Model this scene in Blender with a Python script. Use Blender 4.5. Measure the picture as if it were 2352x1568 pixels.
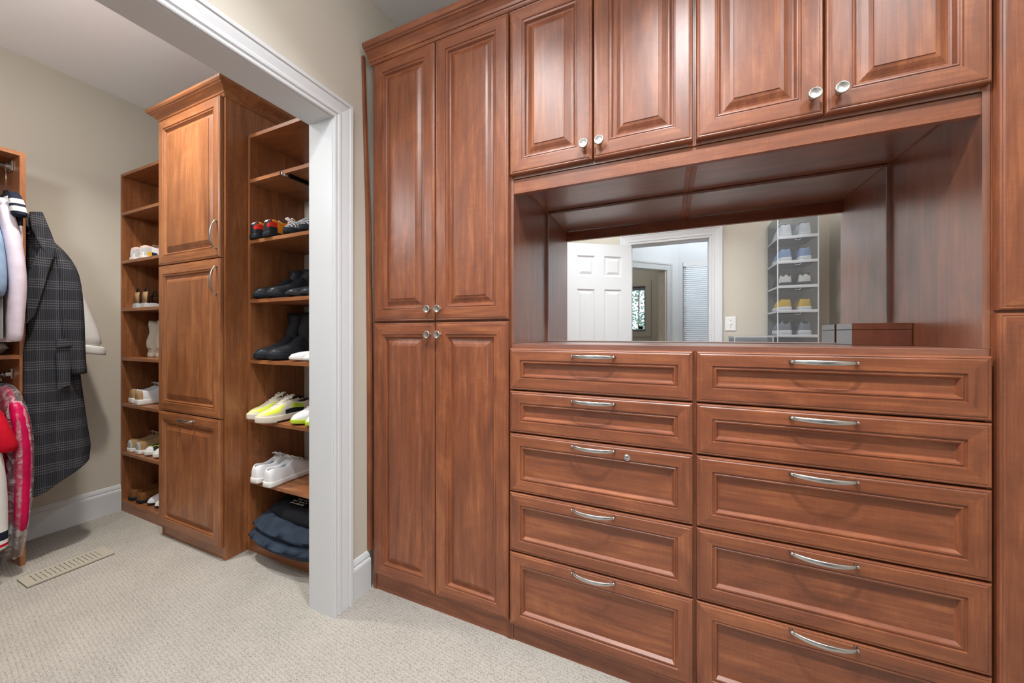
import bpy, bmesh, math, random
from mathutils import Vector, Matrix, noise
random.seed(7)
for o in list(bpy.data.objects): bpy.data.objects.remove(o, do_unlink=True)
SC = bpy.context.scene
COL = SC.collection
# ------------------------------------------------------------------ camera
TH = math.atan(.4385)
cam = bpy.data.cameras.new('camera')
cam.sensor_width = 36; cam.lens = 824/2352*36; cam.shift_y = -16/2352
cam.clip_start = .02
co = bpy.data.objects.new('camera', cam); COL.objects.link(co)
co.location = (0, 0, 1.15); co.rotation_euler = (math.pi/2, 0, TH)
SC.camera = co
# ------------------------------------------------------------------ world, exposure
w = bpy.data.worlds.new('daylight'); SC.world = w; w.use_nodes = True
bg = w.node_tree.nodes['Background']; bg.inputs[0].default_value = (.80, .90, 1, 1); bg.inputs[1].default_value = 2.6
SC.view_settings.view_transform = 'Standard'; SC.view_settings.look = 'None'
SC.view_settings.gamma = 1; SC.view_settings.use_curve_mapping = False
SC.view_settings.exposure = -0.22
# recessed ceiling lamps, plus unseen globe and pendant lamps added as fill: (x, y, watts, colour, room)
LAMPS = [(-.66, .44, 12, (.96, .985, 1), 'beside the cased opening', 'recessed'),
         (.08, .44, 22, (.96, .985, 1), 'in front of the mirror niche', 'recessed'),
         (.80, .44, 5, (.96, .985, 1), 'in front of the far tall cabinet', 'recessed'),
         (.92, .25, 6, (.94, .98, 1), 'near the right wall of the dressing room', 'globe'),  # added fill for the dressing room, out of view
         (-.62, -.05, 15, (.94, .98, 1), 'near the open panelled door', 'globe'),  # added to brighten the dressing-room ceiling
         (-2.34, .70, 16, (1, .95, .87), 'in front of the closet tower', 'recessed'),
         (-2.05, .05, 25, (.94, .98, 1), 'just inside the closet', 'pendant'),  # added fill for the closet and its ceiling
         (.45, -1.15, 20, (.86, .93, 1), 'in the hall behind the door', 'globe'),  # added to brighten the hall reflected in the mirror
         (-1.0, -2.2, 8, (1, .97, .93), 'in the small room past the hall', 'globe')]  # added fill, same kind as in the hall
CEIL = 2.70
# ------------------------------------------------------------------ helpers
WL = {}                                   # world location of every part's root
def tag(o, label=None, cat=None, group=None, kind=None):
    if label: o['label'] = label
    if cat: o['category'] = cat
    if group: o['group'] = group
    if kind: o['kind'] = kind
    return o
def thing(name, label=None, cat=None, loc=(0, 0, 0), rz=0, group=None, kind=None):
    o = bpy.data.objects.new(name, None); COL.objects.link(o)
    o.empty_display_size = .05
    o.location = loc; o.rotation_euler = (0, 0, rz); WL[o.name] = Vector(loc)
    return tag(o, label, cat, group, kind)
class MB:
    def __init__(s): s.v = []; s.f = []; s.m = []
    def face(s, idx, m=0): s.f.append(tuple(idx)); s.m.append(m)
    def box(s, x0, x1, y0, y1, z0, z1, m=0):
        b = len(s.v)
        s.v += [(x0,y0,z0),(x1,y0,z0),(x1,y1,z0),(x0,y1,z0),(x0,y0,z1),(x1,y0,z1),(x1,y1,z1),(x0,y1,z1)]
        for q in ((3,2,1,0),(4,5,6,7),(0,1,5,4),(1,2,6,5),(2,3,7,6),(3,0,4,7)): s.face([b+i for i in q], m)
        return s
    def quad(s, a, b, c, d, m=0):
        k = len(s.v); s.v += [a, b, c, d]; s.face((k, k+1, k+2, k+3), m); return s
    def rings(s, rings, closed=True, cap0=True, cap1=True, mf=None):
        b = len(s.v); n = len(rings[0])
        for r in rings: s.v += [tuple(p) for p in r]
        for i in range(len(rings)-1):
            for j in range(n if closed else n-1):
                k = (j+1) % n
                s.face((b+i*n+j, b+i*n+k, b+(i+1)*n+k, b+(i+1)*n+j), mf(i, j) if mf else 0)
        if cap0: s.face([b+j for j in range(n-1, -1, -1)], mf(0, 0) if mf else 0)
        if cap1: s.face([b+(len(rings)-1)*n+j for j in range(n)], mf(len(rings)-2, 0) if mf else 0)
        return s
    def tube(s, pts, r, n=8, m=0, cap=True):
        pts = [Vector(p) for p in pts]; R = []
        rr = r if isinstance(r, (list, tuple)) else [r]*len(pts)
        up = None
        for i, p in enumerate(pts):
            d = (pts[min(i+1, len(pts)-1)] - pts[max(i-1, 0)]).normalized()
            if up is None: up = Vector((0, 0, 1)) if abs(d.z) < .9 else Vector((1, 0, 0))
            a = d.cross(up).normalized(); bb = a.cross(d).normalized(); up = bb
            R.append([p + rr[i]*(math.cos(t)*a + math.sin(t)*bb) for t in (2*math.pi*k/n for k in range(n))])
        return s.rings(R, True, cap, cap, (lambda i, j: m))
    def lathe_y(s, prof, cx, cy, cz, n=20, m=0):           # profile (radius, distance towards -y)
        R = [[(cx+max(r, 1e-4)*math.cos(2*math.pi*k/n), cy-d, cz+max(r, 1e-4)*math.sin(2*math.pi*k/n)) for k in range(n)] for r, d in prof]
        return s.rings(R, True, True, True, (lambda i, j: m))
    def lathe_z(s, prof, cx, cy, n=24, m=0):
        R = [[(cx+max(r, 1e-4)*math.cos(2*math.pi*k/n), cy+max(r, 1e-4)*math.sin(2*math.pi*k/n), z) for k in range(n)] for r, z in prof]
        return s.rings(R, True, True, True, (lambda i, j: m))
    def build(s, name, mats, parent=None, smooth=False, local=False, bev=0, sub=0, solid=0):
        me = bpy.data.meshes.new(name)
        off = Vector((0, 0, 0))
        if parent is not None and not local: off = WL[parent.name]
        me.from_pydata([tuple(Vector(p)-off) for p in s.v], [], s.f)
        if not isinstance(mats, (list, tuple)): mats = [mats]
        for m in mats: me.materials.append(M[m])
        me.polygons.foreach_set('material_index', s.m)
        bm = bmesh.new(); bm.from_mesh(me)
        bmesh.ops.recalc_face_normals(bm, faces=bm.faces)
        if bev:
            bmesh.ops.remove_doubles(bm, verts=bm.verts, dist=1e-5)
            bmesh.ops.bevel(bm, geom=list(bm.edges), offset=bev, segments=1, affect='EDGES', profile=.5)
        bm.to_mesh(me); bm.free()
        if smooth: me.polygons.foreach_set('use_smooth', [True]*len(me.polygons))
        me.update()
        o = bpy.data.objects.new(name, me); COL.objects.link(o)
        if parent is not None: o.parent = parent
        WL[o.name] = WL[parent.name].copy() if parent is not None else Vector((0, 0, 0))
        if sub:
            md = o.modifiers.new('subdivision', 'SUBSURF'); md.levels = sub; md.render_levels = sub
        if solid:
            md = o.modifiers.new('solidify', 'SOLIDIFY'); md.thickness = solid
        return o
def bx(x0, x1, y0, y1, z0, z1): return MB().box(x0, x1, y0, y1, z0, z1)
def lerp(a, b, t): return a+(b-a)*t
def interp(tab, t):
    for i in range(len(tab)-1):
        if t <= tab[i+1][0]:
            u = (t-tab[i][0])/(tab[i+1][0]-tab[i][0]); u = max(0, min(1, u))
            return lerp(tab[i][1], tab[i+1][1], u)
    return tab[-1][1]
def copy_tree(o, parent=None):
    c = o.copy(); COL.objects.link(c); c.parent = parent
    for ch in list(o.children): copy_tree(ch, c)
    return c
# ------------------------------------------------------------------ materials
M = {}
def srgb(r, g, b):
    f = lambda c: (c/255/12.92) if c/255 <= .04045 else ((c/255+.055)/1.055)**2.4
    return (f(r), f(g), f(b), 1)
def newmat(name):
    m = bpy.data.materials.new(name); m.use_nodes = True; M[name] = m
    return m, m.node_tree.nodes, m.node_tree.links, m.node_tree.nodes['Principled BSDF']
def plain(name, col, rough=.5, metal=0, spec=.5, bump=0, bscale=200, var=0, vscale=6):
    m, N, L, P = newmat(name)
    P.inputs['Base Color'].default_value = col; P.inputs['Roughness'].default_value = rough
    P.inputs['Metallic'].default_value = metal; P.inputs['Specular IOR Level'].default_value = spec
    tc = N.new('ShaderNodeTexCoord')
    if var:
        n = N.new('ShaderNodeTexNoise'); n.inputs['Scale'].default_value = vscale; n.inputs['Detail'].default_value = 4
        L.new(tc.outputs['Object'], n.inputs['Vector'])
        r = N.new('ShaderNodeMapRange'); r.inputs[1].default_value = .3; r.inputs[2].default_value = .7
        r.inputs[3].default_value = 1-var; r.inputs[4].default_value = 1+var
        L.new(n.outputs['Fac'], r.inputs[0])
        mx = N.new('ShaderNodeVectorMath'); mx.operation = 'SCALE'; mx.inputs[0].default_value = col[:3]
        L.new(r.outputs[0], mx.inputs['Scale']); L.new(mx.outputs[0], P.inputs['Base Color'])
    if bump:
        n = N.new('ShaderNodeTexNoise'); n.inputs['Scale'].default_value = bscale; n.inputs['Detail'].default_value = 3
        L.new(tc.outputs['Object'], n.inputs['Vector'])
        b = N.new('ShaderNodeBump'); b.inputs['Strength'].default_value = bump; b.inputs['Distance'].default_value = .002
        L.new(n.outputs['Fac'], b.inputs['Height']); L.new(b.outputs[0], P.inputs['Normal'])
    return m
def wood(name, axis, dark, mid, light, rough=.38, coat=0, fine=.22):
    m, N, L, P = newmat(name)
    tc = N.new('ShaderNodeTexCoord'); oi = N.new('ShaderNodeObjectInfo')
    add = N.new('ShaderNodeVectorMath'); add.operation = 'ADD'
    sc = N.new('ShaderNodeMath'); sc.operation = 'MULTIPLY'; sc.inputs[1].default_value = 13.7
    L.new(oi.outputs['Random'], sc.inputs[0]); L.new(tc.outputs['Object'], add.inputs[0]); L.new(sc.outputs[0], add.inputs[1])
    def mapped(across, along):
        mp = N.new('ShaderNodeMapping'); s = [across]*3; s[axis] = along
        mp.inputs['Scale'].default_value = s; L.new(add.outputs[0], mp.inputs['Vector']); return mp
    def nz(mp, det, dist, rough_=.55):
        n = N.new('ShaderNodeTexNoise'); n.inputs['Scale'].default_value = 1; n.inputs['Detail'].default_value = det
        n.inputs['Distortion'].default_value = dist; n.inputs['Roughness'].default_value = rough_
        L.new(mp.outputs[0], n.inputs['Vector']); return n
    a = nz(mapped(17, 1.6), 5, 1.2, .62); b = nz(mapped(70, 4.0), 3, .5); c = nz(mapped(300, 9), 2, 0); e = nz(mapped(6, 2.6), 4, 2.2, .6)
    f = nz(mapped(24, 210), 2, .5)                                   # faint cross figure
    def madd(x, k, y):
        q = N.new('ShaderNodeMath'); q.operation = 'MULTIPLY_ADD'; q.inputs[1].default_value = k
        L.new(x, q.inputs[0])
        if isinstance(y, float): q.inputs[2].default_value = y
        else: L.new(y, q.inputs[2])
        return q.outputs[0]
    s = madd(a.outputs['Fac'], .50, -.31); s = madd(b.outputs['Fac'], .36, s); s = madd(c.outputs['Fac'], fine, s); s = madd(e.outputs['Fac'], .44, s); s = madd(f.outputs['Fac'], .10, s)
    r = N.new('ShaderNodeValToRGB'); L.new(s, r.inputs[0])
    r.color_ramp.elements[0].position = .24; r.color_ramp.elements[0].color = dark
    r.color_ramp.elements[1].position = .80; r.color_ramp.elements[1].color = light
    k = r.color_ramp.elements.new(.52); k.color = mid
    L.new(r.outputs[0], P.inputs['Base Color'])
    P.inputs['Roughness'].default_value = rough; P.inputs['Specular IOR Level'].default_value = .7
    if coat:
        P.inputs['Coat Weight'].default_value = coat; P.inputs['Coat IOR'].default_value = 1.95; P.inputs['Coat Roughness'].default_value = .28
    bp = N.new('ShaderNodeBump'); bp.inputs['Strength'].default_value = .05; bp.inputs['Distance'].default_value = .001
    L.new(c.outputs['Fac'], bp.inputs['Height'])
    if not coat: L.new(bp.outputs[0], P.inputs['Normal'])
WD, WM, WLT = srgb(92, 49, 31), srgb(137, 77, 48), srgb(182, 114, 71)
for i, n in enumerate('xyz'): wood('wood_'+n, i, WD, WM, WLT); wood('board_'+n, i, WD, WM, WLT, .45, 1.0, .10)
CD, CM, CL = srgb(108, 62, 36), srgb(150, 93, 55), srgb(190, 130, 82)
for i, n in enumerate('xyz'): wood('closet_wood_'+n, i, CD, CM, CL, .36)
plain('wall_paint', srgb(205, 198, 185), .75, spec=.25, bump=.05, bscale=320)
plain('white_paint', srgb(215, 217, 220), .38, spec=.4)
plain('ceiling_paint', srgb(244, 244, 246), .85, spec=.2)
plain('hall_paint', srgb(232, 235, 240), .7, spec=.2)
plain('nickel', srgb(196, 195, 192), .27, 1)
plain('chrome', srgb(222, 222, 224), .10, 1)
plain('black_metal', srgb(28, 27, 27), .35, .6)
plain('dark_gap', srgb(30, 18, 12), .8)
plain('hole', srgb(60, 34, 20), .8)
plain('vent_paint', srgb(178, 170, 155), .55)
plain('vent_dark', srgb(70, 62, 54), .9)
plain('plastic_white', srgb(238, 238, 238), .35)
plain('box_wood', srgb(94, 52, 37), .25, var=.12, vscale=25)
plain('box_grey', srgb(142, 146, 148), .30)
plain('leaf', srgb(176, 208, 184), .5, var=.4, vscale=3)
def mirror():
    m, N, L, P = newmat('mirror_silver')
    P.inputs['Base Color'].default_value = (.90, .91, .90, 1); P.inputs['Metallic'].default_value = 1; P.inputs['Roughness'].default_value = 0
mirror()
def emit(name, col, s):
    m, N, L, P = newmat(name); P.inputs['Emission Color'].default_value = (*col, 1); P.inputs['Emission Strength'].default_value = s
    P.inputs['Base Color'].default_value = (.8, .8, .8, 1)
def clear(name, fac, tint, rough, bump=0):
    m, N, L, P = newmat(name); out = N['Material Output']
    P.inputs['Base Color'].default_value = (.93, .95, .98, 1); P.inputs['Roughness'].default_value = rough
    t = N.new('ShaderNodeBsdfTransparent'); t.inputs[0].default_value = tint
    mx = N.new('ShaderNodeMixShader'); mx.inputs[0].default_value = fac
    L.new(t.outputs[0], mx.inputs[1]); L.new(P.outputs[0], mx.inputs[2]); L.new(mx.outputs[0], out.inputs[0])
    if bump:
        tc = N.new('ShaderNodeTexCoord'); n = N.new('ShaderNodeTexNoise'); n.inputs['Scale'].default_value = 26
        n.inputs['Detail'].default_value = 4; n.inputs['Distortion'].default_value = 1.2
        b = N.new('ShaderNodeBump'); b.inputs['Strength'].default_value = bump; b.inputs['Distance'].default_value = .02
        L.new(tc.outputs['Object'], n.inputs['Vector']); L.new(n.outputs['Fac'], b.inputs['Height']); L.new(b.outputs[0], P.inputs['Normal'])
        rmp = N.new('ShaderNodeMapRange'); rmp.inputs[1].default_value = .45; rmp.inputs[2].default_value = .7
        rmp.inputs[3].default_value = fac*.45; rmp.inputs[4].default_value = min(1, fac*2.2)
        L.new(n.outputs['Fac'], rmp.inputs[0]); L.new(rmp.outputs[0], mx.inputs[0])
clear('clear_plastic', .07, (.82, .84, .86, 1), .12)
clear('clear_edge', .45, (.85, .88, .92, 1), .2)
clear('garment_film', .22, (.95, .96, .97, 1), .10, bump=.9)
clear('window_glass', .08, (.95, .98, 1, 1), .02)
clear('blind_white', .80, (.95, .97, 1, 1), .5)
def carpet():
    m, N, L, P = newmat('carpet')
    tc = N.new('ShaderNodeTexCoord'); mp = N.new('ShaderNodeMapping'); mp.inputs['Rotation'].default_value = (0, 0, .12)
    mp.inputs['Scale'].default_value = (1, 1.0, 1)
    L.new(tc.outputs['Object'], mp.inputs['Vector'])
    v = N.new('ShaderNodeTexVoronoi'); v.inputs['Scale'].default_value = 190; v.inputs['Randomness'].default_value = .7
    L.new(mp.outputs[0], v.inputs['Vector'])
    n = N.new('ShaderNodeTexNoise'); n.inputs['Scale'].default_value = 5; n.inputs['Detail'].default_value = 3; L.new(mp.outputs[0], n.inputs['Vector'])
    wv = N.new('ShaderNodeTexWave'); wv.inputs['Scale'].default_value = 27; wv.inputs['Distortion'].default_value = 1.2; wv.bands_direction = 'Y'
    wv.inputs['Detail'].default_value = 1; wv.inputs['Detail Scale'].default_value = 4
    L.new(mp.outputs[0], wv.inputs['Vector'])
    r = N.new('ShaderNodeValToRGB'); L.new(v.outputs['Distance'], r.inputs[0])
    r.color_ramp.elements[0].position = .05; r.color_ramp.elements[0].color = srgb(116, 108, 99)
    r.color_ramp.elements[1].position = .46; r.color_ramp.elements[1].color = srgb(186, 180, 171)
    mx = N.new('ShaderNodeMix'); mx.data_type = 'RGBA'; mx.blend_type = 'MULTIPLY'; mx.inputs[0].default_value = .22
    L.new(r.outputs[0], mx.inputs[6])
    rr = N.new('ShaderNodeValToRGB'); rr.color_ramp.elements[0].color = (.55, .54, .53, 1); rr.color_ramp.elements[1].color = (1, 1, 1, 1)
    rr.color_ramp.elements[0].position = .1; rr.color_ramp.elements[1].position = .6
    L.new(wv.outputs['Fac'], rr.inputs[0]); L.new(rr.outputs[0], mx.inputs[7])
    mx2 = N.new('ShaderNodeMix'); mx2.data_type = 'RGBA'; mx2.blend_type = 'MULTIPLY'; mx2.inputs[0].default_value = .25
    L.new(mx.outputs[2], mx2.inputs[6]); L.new(n.outputs['Fac'], mx2.inputs[7])
    L.new(mx2.outputs[2], P.inputs['Base Color']); P.inputs['Roughness'].default_value = .95; P.inputs['Specular IOR Level'].default_value = .1
    b = N.new('ShaderNodeBump'); b.inputs['Strength'].default_value = .30; b.inputs['Distance'].default_value = .003
    L.new(v.outputs['Distance'], b.inputs['Height']); L.new(b.outputs[0], P.inputs['Normal'])
carpet()
def plaid():
    m, N, L, P = newmat('plaid_wool')
    tc = N.new('ShaderNodeTexCoord'); sp = N.new('ShaderNodeSeparateXYZ')
    nz = N.new('ShaderNodeTexNoise'); nz.inputs['Scale'].default_value = 9
    L.new(tc.outputs['Object'], nz.inputs['Vector'])
    vm = N.new('ShaderNodeVectorMath'); vm.operation = 'MULTIPLY_ADD'; vm.inputs[1].default_value = (.012, .012, .012)
    L.new(nz.outputs['Color'], vm.inputs[0]); L.new(tc.outputs['Object'], vm.inputs[2]); L.new(vm.outputs[0], sp.inputs[0])
    def ma(op, x, y):
        q = N.new('ShaderNodeMath'); q.operation = op
        for k, a in enumerate((x, y)):
            if a is None: continue
            if isinstance(a, (int, float)): q.inputs[k].default_value = a
            else: L.new(a, q.inputs[k])
        return q.outputs[0]
    def band(c, per, duty): return ma('LESS_THAN', ma('FRACT', ma('DIVIDE', c, per), None), duty)
    Y, Z = sp.outputs[1], sp.outputs[2]
    vy = ma('MULTIPLY', band(Y, .0068, .42), ma('ADD', band(Y, .062, .45), .9))
    hz = ma('MULTIPLY', band(Z, .0125, .38), ma('ADD', band(Z, .105, .48), .06))
    sm = ma('ADD', ma('MULTIPLY', vy, .17), ma('MULTIPLY', hz, .40))
    fn = N.new('ShaderNodeTexNoise'); fn.inputs['Scale'].default_value = 260; L.new(tc.outputs['Object'], fn.inputs['Vector'])
    sm = ma('MULTIPLY', sm, ma('ADD', fn.outputs['Fac'], .45))
    mx = N.new('ShaderNodeMix'); mx.data_type = 'RGBA'; L.new(sm, mx.inputs[0])
    mx.inputs[6].default_value = srgb(44, 45, 50); mx.inputs[7].default_value = srgb(112, 112, 118)
    L.new(mx.outputs[2], P.inputs['Base Color']); P.inputs['Roughness'].default_value = .95; P.inputs['Specular IOR Level'].default_value = .1
plaid()
def cloth(name, col, var=.10, bump=.25, bs=320, rough=.9): plain(name, col, rough, spec=.15, bump=bump, bscale=bs, var=var, vscale=18)
cloth('lilac_knit', srgb(214, 202, 216)); cloth('denim_blue', srgb(134, 158, 186), .18); cloth('grey_jersey', srgb(168, 168, 168))
cloth('navy_knit', srgb(34, 38, 52)); cloth('white_cotton', srgb(232, 231, 229), .04); cloth('red_cotton', srgb(196, 18, 42))
cloth('magenta_satin', srgb(200, 18, 82), .22, .2, 60, .4); cloth('dark_denim', srgb(48, 58, 72), .2); cloth('black_cotton', srgb(26, 26, 30))
cloth('cream_cotton', srgb(224, 218, 206), .05); cloth('cream_leather', srgb(216, 206, 190), .05, .1); cloth('tan_suede', srgb(172, 138, 100), .12)
cloth('brown_leather', srgb(120, 76, 42), .15, .1, 200, .45); cloth('dark_brown', srgb(52, 38, 30)); cloth('white_leather', srgb(236, 236, 238), .03, .08, 120, .5)
cloth('sole_white', srgb(232, 230, 226), .03, .1, 120, .6); cloth('grey_lining', srgb(140, 146, 156)); cloth('light_grey', srgb(190, 192, 194))
cloth('black_leather', srgb(44, 46, 51), .2, .12, 160, .34); cloth('black_sole', srgb(36, 39, 45), .1, .1, 120, .6)
cloth('yellow_mesh', srgb(214, 226, 80)); cloth('mustard', srgb(222, 176, 52), .06); cloth('orange', srgb(232, 138, 32)); cloth('shoe_red', srgb(196, 46, 34))
cloth('grey_suede', srgb(134, 138, 146)); cloth('sky_blue', srgb(134, 158, 196)); cloth('navy', srgb(30, 44, 78)); cloth('charcoal', srgb(52, 52, 56)); cloth('lime', srgb(190, 216, 70)); cloth('pale_pink', srgb(232, 200, 186))
def knit():
    m, N, L, P = newmat('melange_knit')
    tc = N.new('ShaderNodeTexCoord'); wv = N.new('ShaderNodeTexWave'); wv.inputs['Scale'].default_value = 26; wv.inputs['Distortion'].default_value = 3.5
    wv.inputs['Detail'].default_value = 3; wv.inputs['Detail Scale'].default_value = 3; wv.bands_direction = 'Y'
    L.new(tc.outputs['Object'], wv.inputs['Vector'])
    r = N.new('ShaderNodeValToRGB'); r.color_ramp.elements[0].color = srgb(58, 62, 72); r.color_ramp.elements[1].color = srgb(186, 188, 194)
    r.color_ramp.elements[0].position = .35; r.color_ramp.elements[1].position = .85
    L.new(wv.outputs['Fac'], r.inputs[0]); L.new(r.outputs[0], P.inputs['Base Color']); P.inputs['Roughness'].default_value = .9
knit()
# ------------------------------------------------------------------ setting: floor, ceiling, walls
def struct(name, mb, mats, parent=None, **k):
    o = mb.build(name, mats, parent, **k)
    if parent is None: o['kind'] = 'structure'
    return o
XW, XJ, XC = -1.255, -1.384, -3.294       # dressing-room left wall, its closet face, closet far wall
YB, YR, XR = 1.66, -.52, 1.214            # wall behind cabinets, wall behind the camera, right wall
struct('floor', bx(-3.6, 1.5, -4.0, 1.8, -.05, 0), 'carpet')
struct('ceiling', bx(-3.6, 1.5, -4.0, 1.8, CEIL, CEIL+.05), 'ceiling_paint')
struct('wall_back', bx(XW, XR+.1, YB, YB+.1, 0, CEIL), 'wall_paint')
OY0, OY1, OZ = .10, 1.04, 2.031           # cased opening
wl = MB(); wl.box(XJ, XW, OY1+.019, YB+.1, 0, CEIL); wl.box(XJ, XW, OY0-.019, OY1+.019, OZ+.019, CEIL); wl.box(XJ, XW, YR-.12, OY0-.019, 0, CEIL)
struct('wall_left', wl, 'wall_paint')
struct('wall_right', bx(XR, XR+.1, -3.2, YB, 0, CEIL), 'wall_paint')
DX0, DX1, DZ = -.349, .335, 2.04
wf = MB(); wf.box(XW, DX0-.019, YR-.12, YR, 0, CEIL); wf.box(DX1+.019, XR, YR-.12, YR, 0, CEIL); wf.box(DX0-.019, DX1+.019, YR-.12, YR, DZ+.019, CEIL)
struct('wall_front', wf, 'wall_paint')
struct('wall_closet_back', bx(XC-.1, XJ, 1.50, 1.60, 0, CEIL), 'wall_paint')
struct('wall_closet_left', bx(XC-.1, XC, -1.0, 1.50, 0, CEIL), 'wall_paint')
struct('wall_closet_front', bx(XC, XJ, -1.0, -.9, 0, CEIL), 'wall_paint')
# casing profile: (distance from the opening edge, projection from wall)
CAS = [(.000, 0), (.000, .009), (.004, .011), (.012, .011), (.014, .008), (.017, .008), (.020, .013), (.030, .014), (.032, .011), (.036, .0105), (.060, .015), (.070, .016), (.072, .020), (.084, .021), (.088, .017), (.088, 0)]
def casing_u(name, y0, y1, z1, face, sgn, axis, parent, k=1.0):     # U-shaped mitred casing round an opening
    mb = MB(); R = []
    for (o_, p) in CAS:
        o_ *= k
        pts = [(y0-o_, 0), (y0-o_, z1+o_), (y1+o_, z1+o_), (y1+o_, 0)]
        if axis == 'x': R.append([(face+sgn*p, a, z) for a, z in pts])
        else: R.append([(a, face+sgn*p, z) for a, z in pts])
    mb.rings([[r[i] for r in R] for i in range(4)], False, True, True)
    return mb.build(name, 'white_paint', parent)
t1 = thing('trim_1', loc=(XW, OY1, 0), kind='structure')
bx(XJ-.001, XW+.001, OY1, OY1+.019, 0, OZ+.019).build('jamb', 'white_paint', t1)
bx(XJ-.001, XW+.001, OY0-.019, OY0, 0, OZ+.019).build('jamb', 'white_paint', t1)
bx(XJ-.001, XW+.001, OY0, OY1, OZ, OZ+.019).build('head_jamb', 'white_paint', t1)
casing_u('casing', OY0-.004, OY1+.004, OZ+.004, XW+.001, 1, 'x', t1)
casing_u('casing', OY0-.004, OY1+.004, OZ+.004, XJ-.001, -1, 'x', t1)
t2 = thing('trim_2', loc=(DX0, YR, 0), kind='structure')
for a, b in ((DX0-.019, DX0), (DX1, DX1+.019)): bx(a, b, YR-.121, YR+.001, 0, DZ+.019).build('jamb', 'white_paint', t2)
bx(DX0, DX1, YR-.121, YR+.001, DZ, DZ+.019).build('head_jamb', 'white_paint', t2)
casing_u('casing', DX0-.006, DX1+.006, DZ+.006, YR+.001, 1, 'y', t2, 1.18)
BB = [(0, 0), (.016, 0), (.016, .128), (.014, .136), (.009, .142), (.010, .150), (.008, .158), (.004, .168), (0, .172)]
def baseboard(name, p0, p1, nrm):                                   # profile run from p0 to p1 with outward normal
    mb = MB(); mb.rings([[(p[0]+nrm[0]*o_, p[1]+nrm[1]*o_, z) for o_, z in BB] for p in (p0, p1)])
    struct(name, mb, 'white_paint')
baseboard('baseboard_left', (XW, OY1+.092), (XW, 1.234), (1, 0))
baseboard('baseboard_closet', (XC, -.9), (XC, 1.122), (1, 0))
baseboard('baseboard_front', (DX1+.115, YR), (XR, YR), (0, 1))
# hall behind the camera, angled wall, small room beyond
hp = (.10, -1.90)
def ang(k, d=0): return (hp[0]-k-d*.7071, hp[1]+k-d*.7071)          # along the 45 degree wall, d = depth behind its face
def angbox(mb, k0, k1, z0, z1, d0=0, d1=.10):
    P = [ang(k0, d0), ang(k1, d0), ang(k1, d1), ang(k0, d1)]
    mb.rings([[(x, y, z0) for x, y in P], [(x, y, z1) for x, y in P]])
KO0, KO1, AZ = .138, .84, 1.975
wa = MB(); angbox(wa, -.02, KO0, 0, CEIL); angbox(wa, KO1, 1.36, 0, CEIL); angbox(wa, KO0, KO1, AZ, CEIL)
struct('wall_hall_angled', wa, 'hall_paint')
WX0, WX1, WZ0, WZ1 = .16, 1.0, .55, 2.08
ww = MB(); Yw = -1.90
ww.box(.10, WX0, Yw-.12, Yw, 0, CEIL); ww.box(WX1, XR, Yw-.12, Yw, 0, CEIL); ww.box(WX0, WX1, Yw-.12, Yw, 0, WZ0); ww.box(WX0, WX1, Yw-.12, Yw, WZ1, CEIL)
struct('wall_hall_window', ww, 'hall_paint')
t3 = thing('trim_3', loc=(*ang(KO0), 0), kind='structure')
mb = MB(); angbox(mb, KO0-.067, KO0, 0, AZ+.09, -.018, 0); angbox(mb, KO0-.060, KO0-.045, 0, AZ+.085, -.024, -.016); mb.build('casing', 'white_paint', t3)
mb = MB(); angbox(mb, KO0, KO1, AZ, AZ+.09, -.018, 0); angbox(mb, KO0-.06, KO1, AZ+.068, AZ+.085, -.026, -.016); mb.build('casing', 'white_paint', t3)
mb = MB(); angbox(mb, KO0, KO0+.014, 0, AZ, 0, .11); mb.build('jamb', 'cream_leather', t3)
# small room past the hall
SX0, SX1, SZ0, SZ1, Ys = -.95, -.36, 1.20, 1.95, -3.05
ws = MB(); ws.box(-2.6, SX0, Ys-.1, Ys, 0, CEIL); ws.box(SX1, 0.1, Ys-.1, Ys, 0, CEIL); ws.box(SX0, SX1, Ys-.1, Ys, 0, SZ0); ws.box(SX0, SX1, Ys-.1, Ys, SZ1, CEIL)
struct('wall_small_room', ws, 'wall_paint')
struct('wall_small_room_left', bx(-2.7, -2.6, Ys, -.64, 0, CEIL), 'wall_paint')
struct('wall_small_room_right', bx(.06, .16, Ys, Yw-.12, 0, CEIL), 'wall_paint')
w1 = thing('window_1', loc=(WX0, Yw, WZ0), kind='structure')
for a in ((WX0, WX0+.04, WZ0, WZ1), (WX1-.04, WX1, WZ0, WZ1), (WX0+.04, WX1-.04, WZ0, WZ0+.04), (WX0+.04, WX1-.04, WZ1-.04, WZ1)):
    bx(a[0], a[1], Yw-.09, Yw-.04, a[2], a[3]).build('window_frame', 'white_paint', w1)
bx(WX0+.04, WX1-.04, Yw-.07, Yw-.064, WZ0+.04, WZ1-.04).build('pane', 'window_glass', w1)
w2 = thing('window_2', loc=(SX0, Ys, SZ0), kind='structure')
for a in ((SX0, SX0+.03, SZ0, SZ1), (SX1-.02, SX1, SZ0, SZ1), (SX0+.03, SX1-.02, SZ0, SZ0+.035), (SX0+.03, SX1-.02, SZ1-.06, SZ1)):
    bx(a[0], a[1], Ys-.08, Ys-.02, a[2], a[3]).build('window_frame', 'grey_suede', w2)
bx(SX0+.03, SX1-.02, Ys-.06, Ys-.052, SZ0+.035, SZ1-.06).build('pane', 'window_glass', w2)
for a in ((SX1, SX1+.085, SZ0-.085, SZ1+.085), (SX0-.085, SX0, SZ0-.085, SZ1+.085), (SX0, SX1, SZ1, SZ1+.085), (SX0, SX1, SZ0-.085, SZ0)):
    bx(a[0], a[1], Ys, Ys+.016, a[2], a[3]).build('casing', 'wall_paint', w2)
bx(-.47, -.40, Ys-.02, Ys-.002, SZ0+.04, SZ0+.085).build('latch', 'black_metal', w2)
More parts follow.
